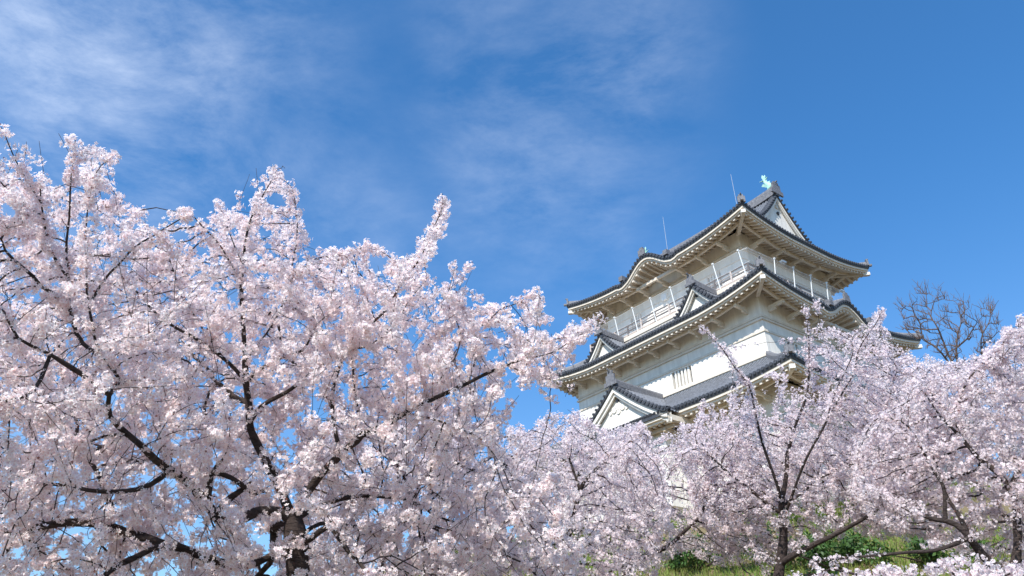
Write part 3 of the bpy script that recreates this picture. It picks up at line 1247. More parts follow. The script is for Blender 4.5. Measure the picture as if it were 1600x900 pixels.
class Tree:
    def __init__(s, step):
        s.step = step
        s.pos, s.par, s.rmin = [], [], []

    def limb(s, pts, r0, r1, wob=0.0):
        """adds a limb; its first point is snapped onto the nearest existing wood"""
        pts = [np.asarray(p, float) for p in pts]
        start = -1
        if s.pos:
            A = np.array(s.pos)
            d = np.linalg.norm(A - pts[0], axis=1)
            start = int(d.argmin())
            pts[0] = A[start]
        rs = resample(pts, s.step)
        n = len(rs)
        prev = start
        ph = random.random() * 6
        for i, p in enumerate(rs):
            if i == 0 and start >= 0:
                continue
            f = i / max(1, n - 1)
            q = p + wob * np.array([math.sin(i * 0.9 + ph), math.cos(i * 1.3 + ph), math.sin(i * 0.7 + 2 * ph)]) * (0.3 + f)
            s.pos.append(q)
            s.par.append(prev)
            s.rmin.append(r0 + (r1 - r0) * f)
            prev = len(s.pos) - 1

    def grow(s, attr, infl, kill, iters, trop=(0, 0, 0.12), jit=0.15, rg=None):
        A = np.asarray(attr, float)
        P = np.array(s.pos)
        n0 = len(P)
        near = np.zeros(len(A), int)
        dist = np.full(len(A), 1e9)

        def upd(Q, base):
            for k in range(0, len(Q), 400):
                q = Q[k:k + 400]
                D = ((A ** 2).sum(1)[:, None] + (q ** 2).sum(1)[None] - 2 * A @ q.T)
                j = D.argmin(1)
                dm = np.sqrt(np.maximum(D[np.arange(len(A)), j], 0))
                m = dm < dist
                dist[m] = dm[m]
                near[m] = base + k + j[m]
        upd(P, 0)
        pos = list(s.pos)
        cnt = np.zeros(0)
        last = {}
        for it in range(iters):
            keep_ = dist > kill
            A, near, dist = A[keep_], near[keep_], dist[keep_]
            if len(A) == 0:
                break
            act = dist < infl
            if not act.any():
                break
            PP = np.array(pos)
            v = A[act] - PP[near[act]]
            v /= np.linalg.norm(v, axis=1)[:, None] + 1e-9
            acc = np.zeros((len(PP), 3))
            np.add.at(acc, near[act], v)
            ids = np.unique(near[act])
            d = acc[ids]
            d /= np.linalg.norm(d, axis=1)[:, None] + 1e-9
            # inertia: keep some of the parent's heading
            par = np.array(s.par)[ids]
            h = PP[ids] - PP[np.maximum(par, 0)]
            h /= np.linalg.norm(h, axis=1)[:, None] + 1e-9
            d = d + 0.35 * h + np.array(trop) + rng.normal(0, jit, d.shape)
            d /= np.linalg.norm(d, axis=1)[:, None] + 1e-9
            new = PP[ids] + d * s.step
            ok = []
            for q, i in enumerate(ids):
                c = last.get(i, 0)
                if c < 3:
                    ok.append(q)
                    last[i] = c + 1
            if not ok:
                break
            new = new[ok]
            ids = ids[ok]
            base = len(pos)
            for q, i in zip(new, ids):
                pos.append(q)
                s.par.append(int(i))
                s.rmin.append(0)
            dist2 = dist
            upd(new, base)
        s.pos = pos

    def shoots(s, n, lmin, lmax, trop, centre, box=None, seed=5):
        """long straight year-old shoots springing from the thin outer wood"""
        q = np.random.default_rng(seed)
        P = np.array(s.pos)
        par = np.array(s.par)
        out = P - np.array(centre)
        cand = np.arange(len(P) // 4, len(P))
        pick = q.choice(cand, n, replace=n > len(cand))
        for i in pick:
            d = out[i] / (np.linalg.norm(out[i]) + 1e-9) * 0.7 + np.array(trop) + q.normal(0, 0.35, 3)
            d /= np.linalg.norm(d)
            L_ = q.uniform(lmin, lmax)
            prev = int(i)
            p = P[i].copy()
            k = int(L_ / s.step)
            for j in range(k):
                d = d + q.normal(0, 0.05, 3) + np.array([0, 0, 0.015])
                d /= np.linalg.norm(d)
                p = p + d * s.step
                if box is not None and not in_poly(proj(p[None]), box)[0]:
                    break
                s.pos.append(p.copy())
                s.par.append(prev)
                s.rmin.append(0)
                prev = len(s.pos) - 1

    def finish(s, r_tip, expo, rmax=9.0):
        n = len(s.pos)
        s.P = np.array(s.pos)
        par = np.array(s.par)
        s.parr = par
        tips = np.zeros(n)
        nch = np.zeros(n, int)
        for i in range(n):
            if par[i] >= 0:
                nch[par[i]] += 1
        tips[nch == 0] = 1
        for i in range(n - 1, -1, -1):
            if par[i] >= 0:
                tips[par[i]] += tips[i]
        # distance from the tip softens single-file shoots
        lead = np.zeros(n)
        for i in range(n - 1, -1, -1):
            if par[i] >= 0:
                lead[par[i]] = max(lead[par[i]], lead[i] + 1)
        r = r_tip * np.power(np.maximum(tips, 1) + 0.08 * lead, 1 / expo)
        rm = np.array(s.rmin)
        r = np.where(rm > 0, np.minimum(r, rm * 1.15), r)
        r = np.minimum(np.maximum(r, rm * 0.9), rmax)
        for i in range(n):      # never thicker than the parent
            if par[i] >= 0:
                r[i] = min(r[i], r[par[i]] * 1.02 + 1e-4)
        s.r = r
        s.nch = nch

    def wood(s, name, m, parent, sides=(9, 6, 4, 3)):
        P, par, r = s.P, s.parr, s.r
        n = len(P)
        kids = [[] for _ in range(n)]
        for i in range(n):
            if par[i] >= 0:
                kids[par[i]].append(i)
        V, Fc = [], []
        stack = [(i, None) for i in range(n) if par[i] < 0]
        chains = []
        while stack:
            i, frm = stack.pop()
            ch = [] if frm is None else [frm]
            cur = i
            while True:
                ch.append(cur)
                if not kids[cur]:
                    break
                ks = sorted(kids[cur], key=lambda k: -r[k])
                for k in ks[1:]:
                    stack.append((k, cur))
                cur = ks[0]
            chains.append((ch, frm is not None))
        for ch, branched in chains:
            rr = [r[k] for k in ch]
            if branched:
                rr[0] = rr[1] * 1.15 if len(rr) > 1 else rr[0]
            mx_ = max(rr)
            ns = sides[0] if mx_ > 0.05 else sides[1] if mx_ > 0.016 else sides[2] if mx_ > 0.007 else sides[3]
            pts = [P[k] for k in ch]
            a = None
            base = len(V)
            for i in range(len(pts)):
                d = pts[min(i + 1, len(pts) - 1)] - pts[max(i - 1, 0)]
                dn = np.linalg.norm(d)
                d = d / dn if dn > 1e-9 else np.array([0, 0, 1.0])
                if a is None:
                    ref = np.array([0, 0, 1.0]) if abs(d[2]) < 0.9 else np.array([1.0, 0, 0])
                    a = np.cross(d, ref)
                a = a - d * (a @ d)
                a /= np.linalg.norm(a) + 1e-12
                b2 = np.cross(d, a)
                rad = rr[i]
                if mx_ > 0.03:
                    rad *= 1 + 0.07 * math.sin(i * 1.7 + base)
                for k in range(ns):
                    an = 6.28318 * k / ns
                    V.append(pts[i] + (a * math.cos(an) + b2 * math.sin(an)) * rad)
            for i in range(len(pts) - 1):
                for k in range(ns):
                    k2 = (k + 1) % ns
                    Fc.append((base + i * ns + k, base + i * ns + k2, base + (i + 1) * ns + k2, base + (i + 1) * ns + k))
            Fc.append(tuple(base + (len(pts) - 1) * ns + k for k in range(ns)))
        o = obj(name, V - np.array(s.origin), Fc, m, parent, True)
        return o


def flowers(name, tree, m, parent, per, rmaxw, frad, crad, prob, detail=True, nmin=None, clip=None, brown=0.03, seed=1):
    """blossom clusters along the thin wood; every flower five petals"""
    g_ = np.random.default_rng(seed)
    P, par, r = tree.P, tree.parr, tree.r
    idx = np.where((r < rmaxw) & (par >= 0))[0]
    # patchiness: some twigs carry dense sleeves, some are nearly naked
    ph = P[idx] @ np.array([1.7, 1.1, 2.3])
    dens = np.clip(0.9 + 0.75 * np.sin(ph * 1.9) * np.cos(P[idx] @ np.array([2.1, -1.6, 0.8])) + 0.35 * np.sin(P[idx] @ np.array([5.3, 3.1, -4.7])), 0.12, 1.9)
    hand = np.array(tree.rmin)[idx] > 0
    dens = np.where(hand, np.maximum(dens, 0.8) * 1.7, dens)
    idx = np.repeat(idx, g_.poisson(prob * dens))
    t = g_.random((len(idx), 1))
    C = P[idx] * (1 - t) + P[par[idx]] * t
    dr = P[idx] - P[par[idx]]
    dr /= np.linalg.norm(dr, axis=1)[:, None] + 1e-9
    off = g_.normal(0, 1, C.shape)
    off -= dr * (off * dr).sum(1)[:, None] * 0.7
    off /= np.linalg.norm(off, axis=1)[:, None]
    C = C + off * (crad * 0.45)
    cnt = g_.poisson(per, len(C)).clip(2, int(per * 2.2))
    ci = np.repeat(np.arange(len(C)), cnt)
    n = len(ci)
    nv = g_.normal(0, 1, (n, 3))
    nv[:, 2] -= 0.10
    nv /= np.linalg.norm(nv, axis=1)[:, None]
    rad = crad * (0.55 + 0.55 * g_.random((n, 1)))
    X = C[ci] + nv * rad
    if clip is not None:
        kp = ~clip(X)
        X, nv, ci = X[kp], nv[kp], ci[kp]
        n = len(X)
    nv = nv + g_.normal(0, 0.38, nv.shape)
    nv /= np.linalg.norm(nv, axis=1)[:, None]
    a = np.cross(nv, g_.normal(0, 1, nv.shape))
    a /= np.linalg.norm(a, axis=1)[:, None] + 1e-9
    b2 = np.cross(nv, a)
    fr = frad * (0.8 + 0.4 * g_.random((n, 1)))
    kind = (g_.random(n) < brown).astype(float)
    fr = fr * (1 - 0.45 * kind[:, None])
    cup = 0.10 + 0.45 * g_.random((n, 1))
    cv = g_.random(len(C))[ci] * 0.6 + g_.random(n) * 0.4
    vs_, at_ = [], []
    Xc = X - nv * fr * 0.35
    if detail:
        vs_.append(Xc)
        at_.append(np.zeros(n))
        for k in range(5):
            for (ang, rd, h) in ((-0.50, 0.66, 0.55), (0.0, 1.0, 1.0), (0.50, 0.66, 0.55)):
                an = k * 1.25664 + ang
                vs_.append(Xc + (a * math.cos(an) + b2 * math.sin(an)) * fr * rd + nv * fr * cup * h)
                at_.append(np.full(n, 1.0 if rd > 0.9 else 0.75))
        nvf = 16
        faces = np.array([[0, 1 + 3 * k, 2 + 3 * k, 3 + 3 * k] for k in range(5)])
    else:
        vs_.append(Xc)
        at_.append(np.zeros(n))
        for k in range(5):
            for ang in (-0.48, 0.48):
                an = k * 1.25664 + ang
                vs_.append(Xc + (a * math.cos(an) + b2 * math.sin(an)) * fr * 0.95 + nv * fr * cup)
                at_.append(np.full(n, 0.9))
        nvf = 11
        faces = np.array([[0, 1 + 2 * k, 2 + 2 * k] for k in range(5)])
    V = np.stack(vs_, 1).reshape(-1, 3) - np.array(tree.origin)
    T = np.stack(at_, 1).reshape(-1)
    fc = (faces[None] + (np.arange(n) * nvf)[:, None, None]).reshape(-1)
    fs = faces.shape[1]
    nf = n * 5
    me = bpy.data.meshes.new(name)
    me.vertices.add(len(V))
    me.vertices.foreach_set('co', V.astype(np.float32).reshape(-1))
    me.loops.add(len(fc))
    me.loops.foreach_set('vertex_index', fc.astype(np.int32))
    me.polygons.add(nf)
    me.polygons.foreach_set('loop_start', (np.arange(nf) * fs).astype(np.int32))
    me.polygons.foreach_set('loop_total', np.full(nf, fs, np.int32))
    at2 = me.attributes.new('bloom', 'FLOAT_COLOR', 'POINT')
    colr = np.stack([T, np.repeat(cv, nvf), np.repeat(kind, nvf), np.ones(len(T))], 1)
    at2.data.foreach_set('color', colr.astype(np.float32).reshape(-1))
    me.materials.append(m)
    me.update()
    me.validate()
    o = bpy.data.objects.new(name, me)
    COL.objects.link(o)
    o.parent = parent
    return o


def scatter(n, poly, rlo, rhi, bias=None, seed=3, dens=None):
    """points through a volume: seen inside poly, between two distances"""
    g_ = np.random.default_rng(seed)
    poly = np.array(poly, float)
    lo, hi = poly.min(0), poly.max(0)
    out = []
    tot = 0
    while tot < n:
        q = lo + (hi - lo) * g_.random((n * 2, 2))
        q = q[in_poly(q, poly)]
        if dens is not None:
            q = q[g_.random(len(q)) < dens(q[:, 0], q[:, 1])]
        out.append(q)
        tot += len(q)
    q = np.vstack(out)[:n]
    u = g_.random(n)
    a = rlo(q[:, 0], q[:, 1]) if callable(rlo) else np.full(n, rlo)
    b2 = rhi(q[:, 0], q[:, 1]) if callable(rhi) else np.full(n, rhi)
    r_ = (a ** 3 + (b2 ** 3 - a ** 3) * u) ** (1 / 3)
    d = FWD[None] + RIGHT[None] * ((q[:, 0] - 800) / F_PX)[:, None] - UP[None] * ((q[:, 1] - 450) / F_PX)[:, None]
    d /= np.linalg.norm(d, axis=1)[:, None]
    P = CAM + d * r_[:, None]
    return P


def base_under(px, py, r):
    p = at(px, py, r)
    return np.array([p[0], p[1], float(ground_z(p[0], p[1]))])


# ---- the big cherry in the foreground, left
TA = Tree(0.085)
b0 = base_under(462, 850, 8.0)
TA.origin = b0
TA.limb([b0 - (0, 0, 0.1), b0 + (0.03, 0.0, 1.0), at(466, 1000, 7.95), at(463, 860, 8.0), at(458, 815, 8.05)], 0.17, 0.105)
LA = [
    # (points as (px, py, distance)), start radius, end radius
    ([(458, 815, 8.05), (435, 800, 8.0), (405, 798, 7.9), (375, 812, 7.75), (345, 815, 7.6), (330, 795, 7.5), (316, 778, 7.4), (290, 751, 7.3), (262, 733, 7.2), (240, 716, 7.1), (222, 697, 7.0), (203, 681, 6.95), (183, 663, 6.9), (172, 648, 6.85), (170, 625, 6.8), (173, 610, 6.8), (187, 596, 6.8)], 0.072, 0.016),
    ([(338, 800, 7.55), (360, 778, 7.5), (385, 760, 7.5)], 0.05, 0.035),
    ([(322, 785, 7.45), (327, 760, 7.4), (333, 735, 7.35), (345, 722, 7.3)], 0.055, 0.02),
    ([(333, 742, 7.4), (352, 742, 7.4), (375, 756, 7.45), (395, 770, 7.5), (410, 765, 7.6)], 0.05, 0.035),
    ([(458, 815, 8.05), (440, 770, 8.1), (412, 715, 8.1), (392, 670, 8.05), (390, 650, 8.0), (385, 610, 8.0), (383, 560, 8.0), (379, 500, 8.0), (378, 440, 8.0), (380, 400, 8.0), (386, 370, 8.0), (393, 340, 8.0), (405, 315, 8.0), (418, 292, 8.0), (434, 264, 8.0)], 0.058, 0.005),
    ([(390, 655, 8.0), (411, 633, 7.9), (450, 611, 7.8), (480, 588, 7.7), (503, 568, 7.65), (540, 548, 7.6), (575, 540, 7.6)], 0.04, 0.008),
    ([(386, 598, 8.0), (408, 576, 7.95), (437, 560, 7.9), (468, 549, 7.85), (480, 538, 7.8), (495, 510, 7.8), (512, 492, 7.8), (532, 478, 7.8)], 0.028, 0.008),
    ([(384, 595, 8.0), (365, 575, 7.9), (345, 556, 7.8), (320, 537, 7.7), (292, 522, 7.6), (262, 505, 7.5), (235, 480, 7.45), (215, 457, 7.4), (196, 440, 7.4)], 0.024, 0.007),
    ([(385, 622, 8.0), (368, 622, 8.1), (352, 608, 8.2), (335, 595, 8.4)], 0.05, 0.02),
    ([(458, 820, 8.05), (478, 775, 7.95), (498, 745, 7.85), (520, 722, 7.75), (545, 699, 7.6), (563, 685, 7.5), (568, 677, 7.5), (590, 669, 7.45), (615, 656, 7.4), (633, 646, 7.35), (660, 632, 7.4), (700, 612, 7.45), (745, 592, 7.5), (785, 573, 7.5), (812, 563, 7.5), (835, 557, 7.5), (866, 549, 7.5), (893, 533, 7.5)], 0.058, 0.004),
    ([(535, 710, 7.7), (522, 660, 7.8), (520, 610, 7.8), (535, 560, 7.8), (560, 524, 7.8), (590, 496, 7.8), (603, 486, 7.8), (617, 462, 7.8), (633, 436, 7.8), (652, 408, 7.8), (670, 377, 7.8), (682, 346, 7.8), (690, 322, 7.8), (691, 302, 7.8)], 0.035, 0.005),
    ([(548, 700, 7.6), (560, 655, 7.7), (553, 605, 7.8), (551, 560, 7.8), (547, 520, 7.8), (547, 470, 7.8), (549, 425, 7.8)], 0.024, 0.006),
    ([(187, 596, 6.8), (172, 570, 6.8), (152, 545, 6.8), (145, 510, 6.8), (138, 472, 6.8), (135, 440, 6.8), (134, 400, 6.8), (136, 350, 6.8), (138, 312, 6.8), (146, 280, 6.8), (158, 258, 6.8), (174, 246, 6.8)], 0.020, 0.005),
    ([(155, 565, 6.8), (125, 530, 7.0), (108, 470, 7.1), (105, 400, 7.2), (107, 340, 7.2), (111, 285, 7.2), (118, 218, 7.2)], 0.022, 0.005),
    ([(172, 610, 6.8), (130, 585, 6.6), (82, 557, 6.5), (47, 541, 6.4), (27, 528, 6.4), (17, 505, 6.4), (9, 487, 6.4)], 0.028, 0.012),
    ([(108, 470, 7.1), (82, 458, 7.0), (64, 447, 7.0), (50, 430, 7.0), (30, 413, 7.0), (14, 398, 7.0), (3, 380, 7.0), (8, 362, 7.0), (28, 345, 7.0), (40, 330, 7.0)], 0.02, 0.007),
    ([(106, 430, 7.1), (83, 400, 7.1), (73, 375, 7.1), (69, 345, 7.1), (65, 312, 7.1), (62, 282, 7.1)], 0.018, 0.006),
    ([(68, 345, 7.1), (45, 325, 7.0), (25, 308, 7.0), (5, 290, 7.0), (-18, 262, 7.0)], 0.014, 0.006),
    ([(65, 312, 7.1), (46, 288, 7.1), (34, 268, 7.1), (20, 243, 7.1), (8, 215, 7.1), (0, 198, 7.1)], 0.012, 0.005),
    ([(138, 472, 6.8), (162, 438, 6.8), (188, 411, 6.8), (202, 394, 6.8), (216, 382, 6.8), (240, 368, 6.8), (265, 350, 6.8), (290, 338, 6.8)], 0.018, 0.006),
    ([(345, 556, 7.8), (322, 522, 7.7), (301, 487, 7.7), (285, 467, 7.7), (276, 445, 7.7), (269, 418, 7.7), (263, 395, 7.7)], 0.014, 0.006),
    ([(379, 450, 8.0), (362, 415, 8.0), (342, 382, 8.0), (320, 357, 8.0), (302, 338, 8.0), (286, 330, 8.0)], 0.016, 0.006),
    ([(378, 420, 8.0), (371, 395, 8.0), (358, 360, 8.0), (347, 335, 8.0), (338, 318, 8.0)], 0.014, 0.006),
    ([(383, 560, 8.0), (430, 500, 8.3), (452, 440, 8.4), (462, 380, 8.4), (464, 335, 8.4), (459, 300, 8.4)], 0.016, 0.005),
    ([(452, 440, 8.4), (480, 415, 8.4), (497, 402, 8.4), (525, 399, 8.4), (545, 393, 8.4), (575, 385, 8.4)], 0.012, 0.005),
    ([(463, 850, 8.0), (480, 845, 7.8), (498, 832, 7.6), (513, 825, 7.5), (528, 838, 7.4), (545, 860, 7.3), (563, 880, 7.2), (575, 905, 7.1)], 0.05, 0.02),
    ([(463, 835, 8.0), (500, 818, 8.1), (545, 822, 8.2), (590, 825, 8.3), (640, 812, 8.5)], 0.03, 0.01),
    ([(458, 815, 8.05), (480, 800, 8.2), (525, 782, 8.4), (570, 775, 8.6), (620, 778, 8.8), (660, 790, 9.0)], 0.04, 0.012),
    ([(452, 830, 8.0), (430, 822, 8.2), (428, 850, 8.3), (424, 875, 8.4), (400, 905, 8.5)], 0.06, 0.03),
    ([(268, 738, 7.2), (240, 755, 7.2), (205, 766, 7.2), (150, 767, 7.2), (105, 760, 7.2), (60, 757, 7.2), (10, 765, 7.2)], 0.028, 0.010),
    ([(203, 681, 6.95), (170, 680, 7.0), (145, 688, 7.0), (118, 692, 7.0), (88, 697, 7.0), (58, 706, 7.0)], 0.016, 0.007),
    ([(82, 557, 6.5), (60, 600, 6.4), (35, 622, 6.3), (0, 626, 6.3), (-40, 620, 6.3)], 0.018, 0.010),
    ([(424, 870, 8.4), (380, 885, 8.2), (320, 870, 8.0), (262, 853, 7.7), (205, 872, 7.5), (175, 890, 7.4), (150, 915, 7.3)], 0.05, 0.035),
    ([(262, 853, 7.7), (210, 835, 7.9), (160, 820, 8.1), (110, 817, 8.2), (60, 823, 8.3), (0, 835, 8.4), (-60, 830, 8.5)], 0.05, 0.035),
    ([(160, 820, 8.1), (175, 800, 8.1), (165, 770, 8.1), (150, 735, 8.2), (120, 700, 8.3)], 0.035, 0.015),
    ([(785, 573, 7.5), (810, 578, 7.6), (835, 586, 7.7), (872, 587, 7.7)], 0.010, 0.005),
    ([(812, 563, 7.5), (840, 542, 7.4), (870, 530, 7.4), (898, 526, 7.4), (918, 514, 7.4), (938, 494, 7.4)], 0.010, 0.004),
    ([(700, 612, 7.45), (735, 585, 7.6), (745, 545, 7.7), (738, 512, 7.7), (727, 485, 7.7), (716, 465, 7.7), (709, 452, 7.7)], 0.013, 0.005),
    ([(740, 518, 7.7), (764, 501, 7.7), (783, 482, 7.7), (806, 474, 7.7), (832, 458, 7.7)], 0.010, 0.004),
    ([(660, 632, 7.4), (690, 590, 7.6), (712, 555, 7.7), (720, 520, 7.8), (700, 480, 7.9)], 0.012, 0.005),
    ([(633, 646, 7.35), (680, 655, 7.2), (720, 672, 7.1), (760, 690, 7.1)], 0.014, 0.006),
    ([(575, 540, 7.6), (610, 515, 7.6), (640, 470, 7.7), (665, 440, 7.7)], 0.010, 0.005),
]
for pts, r0, r1 in LA:
    k = 1.0 if r0 > 0.08 else 0.74
    TA.limb([at(*p) for p in pts], r0 * k, r1 * k, 0.006)
polyA = [(-260, 330), (-60, 300), (0, 300), (30, 310), (60, 275), (100, 275), (125, 245), (160, 240), (178, 252), (170, 320), (190, 345), (250, 345), (275, 350), (272, 385), (285, 415), (325, 425), (345, 400), (335, 345), (350, 335), (385, 330), (402, 275), (420, 262), (445, 262), (450, 330), (480, 345), (500, 380), (560, 392), (600, 412), (640, 400), (668, 345), (685, 312), (700, 320), (694, 370), (652, 430), (700, 445), (730, 440), (760, 475), (785, 470), (800, 495), (845, 462), (840, 500), (870, 518), (925, 503), (940, 497), (930, 522), (895, 550), (850, 560), (815, 585), (790, 600), (770, 640), (780, 670), (800, 720), (860, 770), (900, 830), (920, 920), (920, 1080), (-260, 1080)]


def densA(x, y):
    d = np.ones_like(x)
    for (cx, cy, rx, ry, k) in ((355, 765, 36, 20, .15), (395, 830, 32, 26, .15), (290, 800, 45, 40, .5), (520, 790, 35, 18, .4), (590, 800, 35, 20, .4), (75, 830, 60, 12, .45), (40, 880, 50, 22, .35), (560, 728, 25, 14, .25), (30, 680, 25, 12, .3), (460, 660, 40, 25, .5), (60, 420, 40, 35, .55), (250, 395, 30, 15, .5), (690, 500, 30, 20, .6), (230, 890, 40, 15, .6), (310, 380, 40, 25, .1)):
        q = ((x - cx) / rx) ** 2 + ((y - cy) / ry) ** 2
        d = np.where(q < 1, d * k, d)
    d = np.where(y < 400, d * 0.45, np.where(y < 470, d * 0.75, d))
    d = np.where(y > 900, d * 0.45, d)
    d = np.where(x < 0, d * 0.6, d)
    return d


def rloA(x, y):
    return 6.15 + 1.05 * np.clip(x / 400, 0, 1) - 0.0008 * np.clip(x - 480, 0, 500) + 0.2 * np.clip((430 - y) / 200, 0, 1)


def rhiA(x, y):
    return 11.0 - 0.0030 * np.clip(np.abs(x - 380) - 60, 0, 560) - 1.2 * np.clip((480 - y) / 200, 0, 1)


attrA = scatter(14500, polyA, rloA, rhiA, seed=5, dens=densA)
FR = [(330, 650, 60, 40, 6.9), (440, 735, 55, 40, 6.9), (480, 790, 55, 30, 6.8), (600, 730, 50, 35, 6.7), (250, 600, 60, 40, 6.4), (200, 520, 50, 40, 6.3),
      (110, 640, 70, 40, 6.1), (90, 500, 50, 40, 6.2), (560, 480, 60, 45, 7.1), (700, 560, 50, 35, 6.9), (640, 570, 60, 40, 7.0), (300, 690, 60, 25, 6.7),
      (350, 850, 90, 35, 6.9), (160, 730, 80, 30, 6.5), (480, 560, 60, 40, 7.2), (60, 770, 60, 30, 6.5), (520, 650, 60, 35, 7.0), (430, 450, 50, 40, 7.4), (250, 460, 40, 35, 7.0), (868, 592, 42, 26, 7.4), (880, 612, 30, 18, 7.5), (862, 590, 34, 22, 7.6), (850, 600, 34, 22, 7.3), (880, 598, 28, 18, 7.7)]
ex = []
for k, (cx, cy_, rx, ry, rr_) in enumerate(FR):
    el = [(cx + rx * math.cos(a / 12 * 6.283), cy_ + ry * math.sin(a / 12 * 6.283)) for a in range(12)]
    ex.append(scatter(int(rx * ry / 22), el, rr_ - 0.12, rr_ + 0.45, seed=300 + k))
attrA = np.vstack([attrA] + ex)
TA.grow(attrA, 1.6, 0.135, 70, (0, 0, 0.10), 0.16)
TA.shoots(620, 0.35, 0.95, (0, 0, 0.75), at(440, 800, 8.5), [(-400, 1200), (-400, 180), (40, 195), (120, 212), (185, 240), (190, 325), (270, 335), (285, 385), (325, 395), (335, 318), (395, 262), (445, 255), (455, 330), (500, 385), (630, 410), (675, 320), (700, 305), (700, 400), (790, 432), (800, 462), (850, 462), (885, 508), (945, 488), (930, 540), (900, 575), (820, 600), (790, 660), (1000, 850), (1000, 1200)])
TA.finish(0.0024, 2.15, 0.17)
tree = empty('cherry_tree', b0)
tag(tree, 'large cherry tree in the left foreground, dark forked trunk under dense pale pink blossom', 'tree', 'cherry trees in blossom below the castle')
TA.wood('trunk', BARK, tree)
flowers('blossoms', TA, PETAL, tree, 13, 0.015, 0.0215, 0.058, 1.02, True, seed=21)


# ---- the other cherries
def cherry(label, base, limbs, polys, n, infl, kill, step, rtip, expo, rmax, fl, seed, mat_w=BARK, dens=None, trop=(0, 0, 0.12)):
    T = Tree(step)
    T.origin = base
    first = True
    for pts, r0, r1 in limbs:
        pp = [at(*p) if len(p) == 3 and not isinstance(p, np.ndarray) else p for p in pts]
        if first:
            pp = [base - np.array((0, 0, 0.15))] + pp
            first = False
        T.limb(pp, r0, r1, 0.01)
    A = scatter(n, polys[0], polys[1], polys[2], seed=seed, dens=dens)
    gz = ground_z(A[:, 0], A[:, 1]) + 0.8
    A = A[A[:, 2] > gz]
    T.grow(A, infl, kill, 70, trop, 0.16)
    if fl:
        T.shoots(n // 60, 0.4, 1.1, (0, 0, 0.7), base + np.array((0, 0, 2.5)), [(a * 1.0, b_ * 1.0) for a, b_ in polys[0]], seed)
    else:
        bx = [(a + (a - 1490) * 0.06, b_ - 6) for a, b_ in polys[0]]
        T.shoots(160, 0.25, 0.7, (0, 0, 0.5), base + np.array((0, 0, 3.0)), None, seed)
        T.shoots(900, 0.2, 0.5, (0, 0, 0.2), base + np.array((0, 0, 3.0)), None, seed + 1)
    T.finish(rtip, expo, rmax)
    t = empty('cherry_tree' if fl else 'bare_tree', base)
    tag(t, label, 'tree', 'cherry trees in blossom below the castle' if fl else None)
    T.wood('trunk', mat_w, t)
    if fl:
        flowers('blossoms', T, PETAL_FAR, t, *fl, detail=False, seed=seed + 50)
    return t, T


# B: behind the big one, lower middle
cherry('cherry tree just right of the big one, dark forked limbs rising through its blossom', base_under(868, 940, 12.5),
       [([(872, 1000, 12.5), (868, 920, 12.5), (850, 850, 12.5)], 0.17, 0.10),
        ([(850, 850, 12.5), (825, 800, 12.4), (790, 765, 12.3), (745, 740, 12.2), (708, 722, 12.1)], 0.07, 0.02),
        ([(868, 900, 12.5), (890, 830, 12.4), (907, 765, 12.3), (930, 735, 12.2), (950, 710, 12.1)], 0.06, 0.015),
        ([(907, 768, 12.3), (898, 740, 12.3), (885, 705, 12.4)], 0.03, 0.012),
        ([(830, 815, 12.4), (800, 745, 12.8), (775, 700, 13), (760, 670, 13.2)], 0.04, 0.012),
        ([(868, 900, 12.5), (780, 860, 11.8), (700, 830, 11.4), (640, 810, 11.2)], 0.05, 0.02),
        ([(868, 930, 12.5), (760, 930, 12.2), (650, 890, 12), (580, 850, 12)], 0.05, 0.02),
        ([(950, 712, 12.1), (985, 690, 12.0), (1000, 672, 12.0)], 0.012, 0.006)],
       ([(480, 700), (560, 650), (640, 655), (700, 640), (760, 655), (800, 668), (850, 650), (880, 640), (920, 650), (950, 668), (1000, 672), (1040, 720), (1050, 800), (1030, 900), (1000, 1050), (480, 1050)], 11.5, 15.6),
       8500, 2.2, 0.18, 0.12, 0.0032, 2.1, 0.17, (8, 0.02, 0.0195, 0.066, 2.2), 31,
       dens=lambda x, y: np.where((x > 800) & (y < 690), 0.7, 1.0) * np.where(y > 900, .5, 1))

# C: slender cherry in front of the bay
cherry('slender cherry tree in front of the castle bay, thin bare stems showing low down', base_under(985, 960, 16.0),
       [([(985, 1020, 16.0), (978, 940, 16), (980, 895, 16)], 0.10, 0.07),
        ([(980, 895, 16), (1010, 870, 16), (1045, 852, 15.8), (1070, 830, 15.6), (1095, 805, 15.5), (1105, 770, 15.5), (1107, 745, 15.5)], 0.05, 0.010),
        ([(985, 885, 16), (975, 850, 16), (985, 810, 16), (995, 770, 16), (1005, 720, 16)], 0.035, 0.01),
        ([(980, 895, 16), (955, 850, 16), (945, 800, 16), (930, 760, 16.2)], 0.03, 0.01),
        ([(985, 885, 16), (1000, 840, 16.5), (1010, 800, 16.5), (1030, 760, 16.5)], 0.025, 0.01)],
       ([(930, 700), (960, 668), (1010, 662), (1035, 700), (1060, 655), (1100, 680), (1140, 650), (1180, 690), (1200, 760), (1190, 850), (1130, 890), (1080, 870), (1000, 890), (930, 860)], 15.2, 18.6),
       4500, 2.6, 0.18, 0.12, 0.0034, 2.1, 0.1, (7, 0.020, 0.0205, 0.066, 1.9), 32,
       dens=lambda x, y: np.where(((x - 1075) / 60) ** 2 + ((y - 755) / 40) ** 2 < 1, 0.25, 1.0) * np.where(y > 850, 0.7, 1.0))

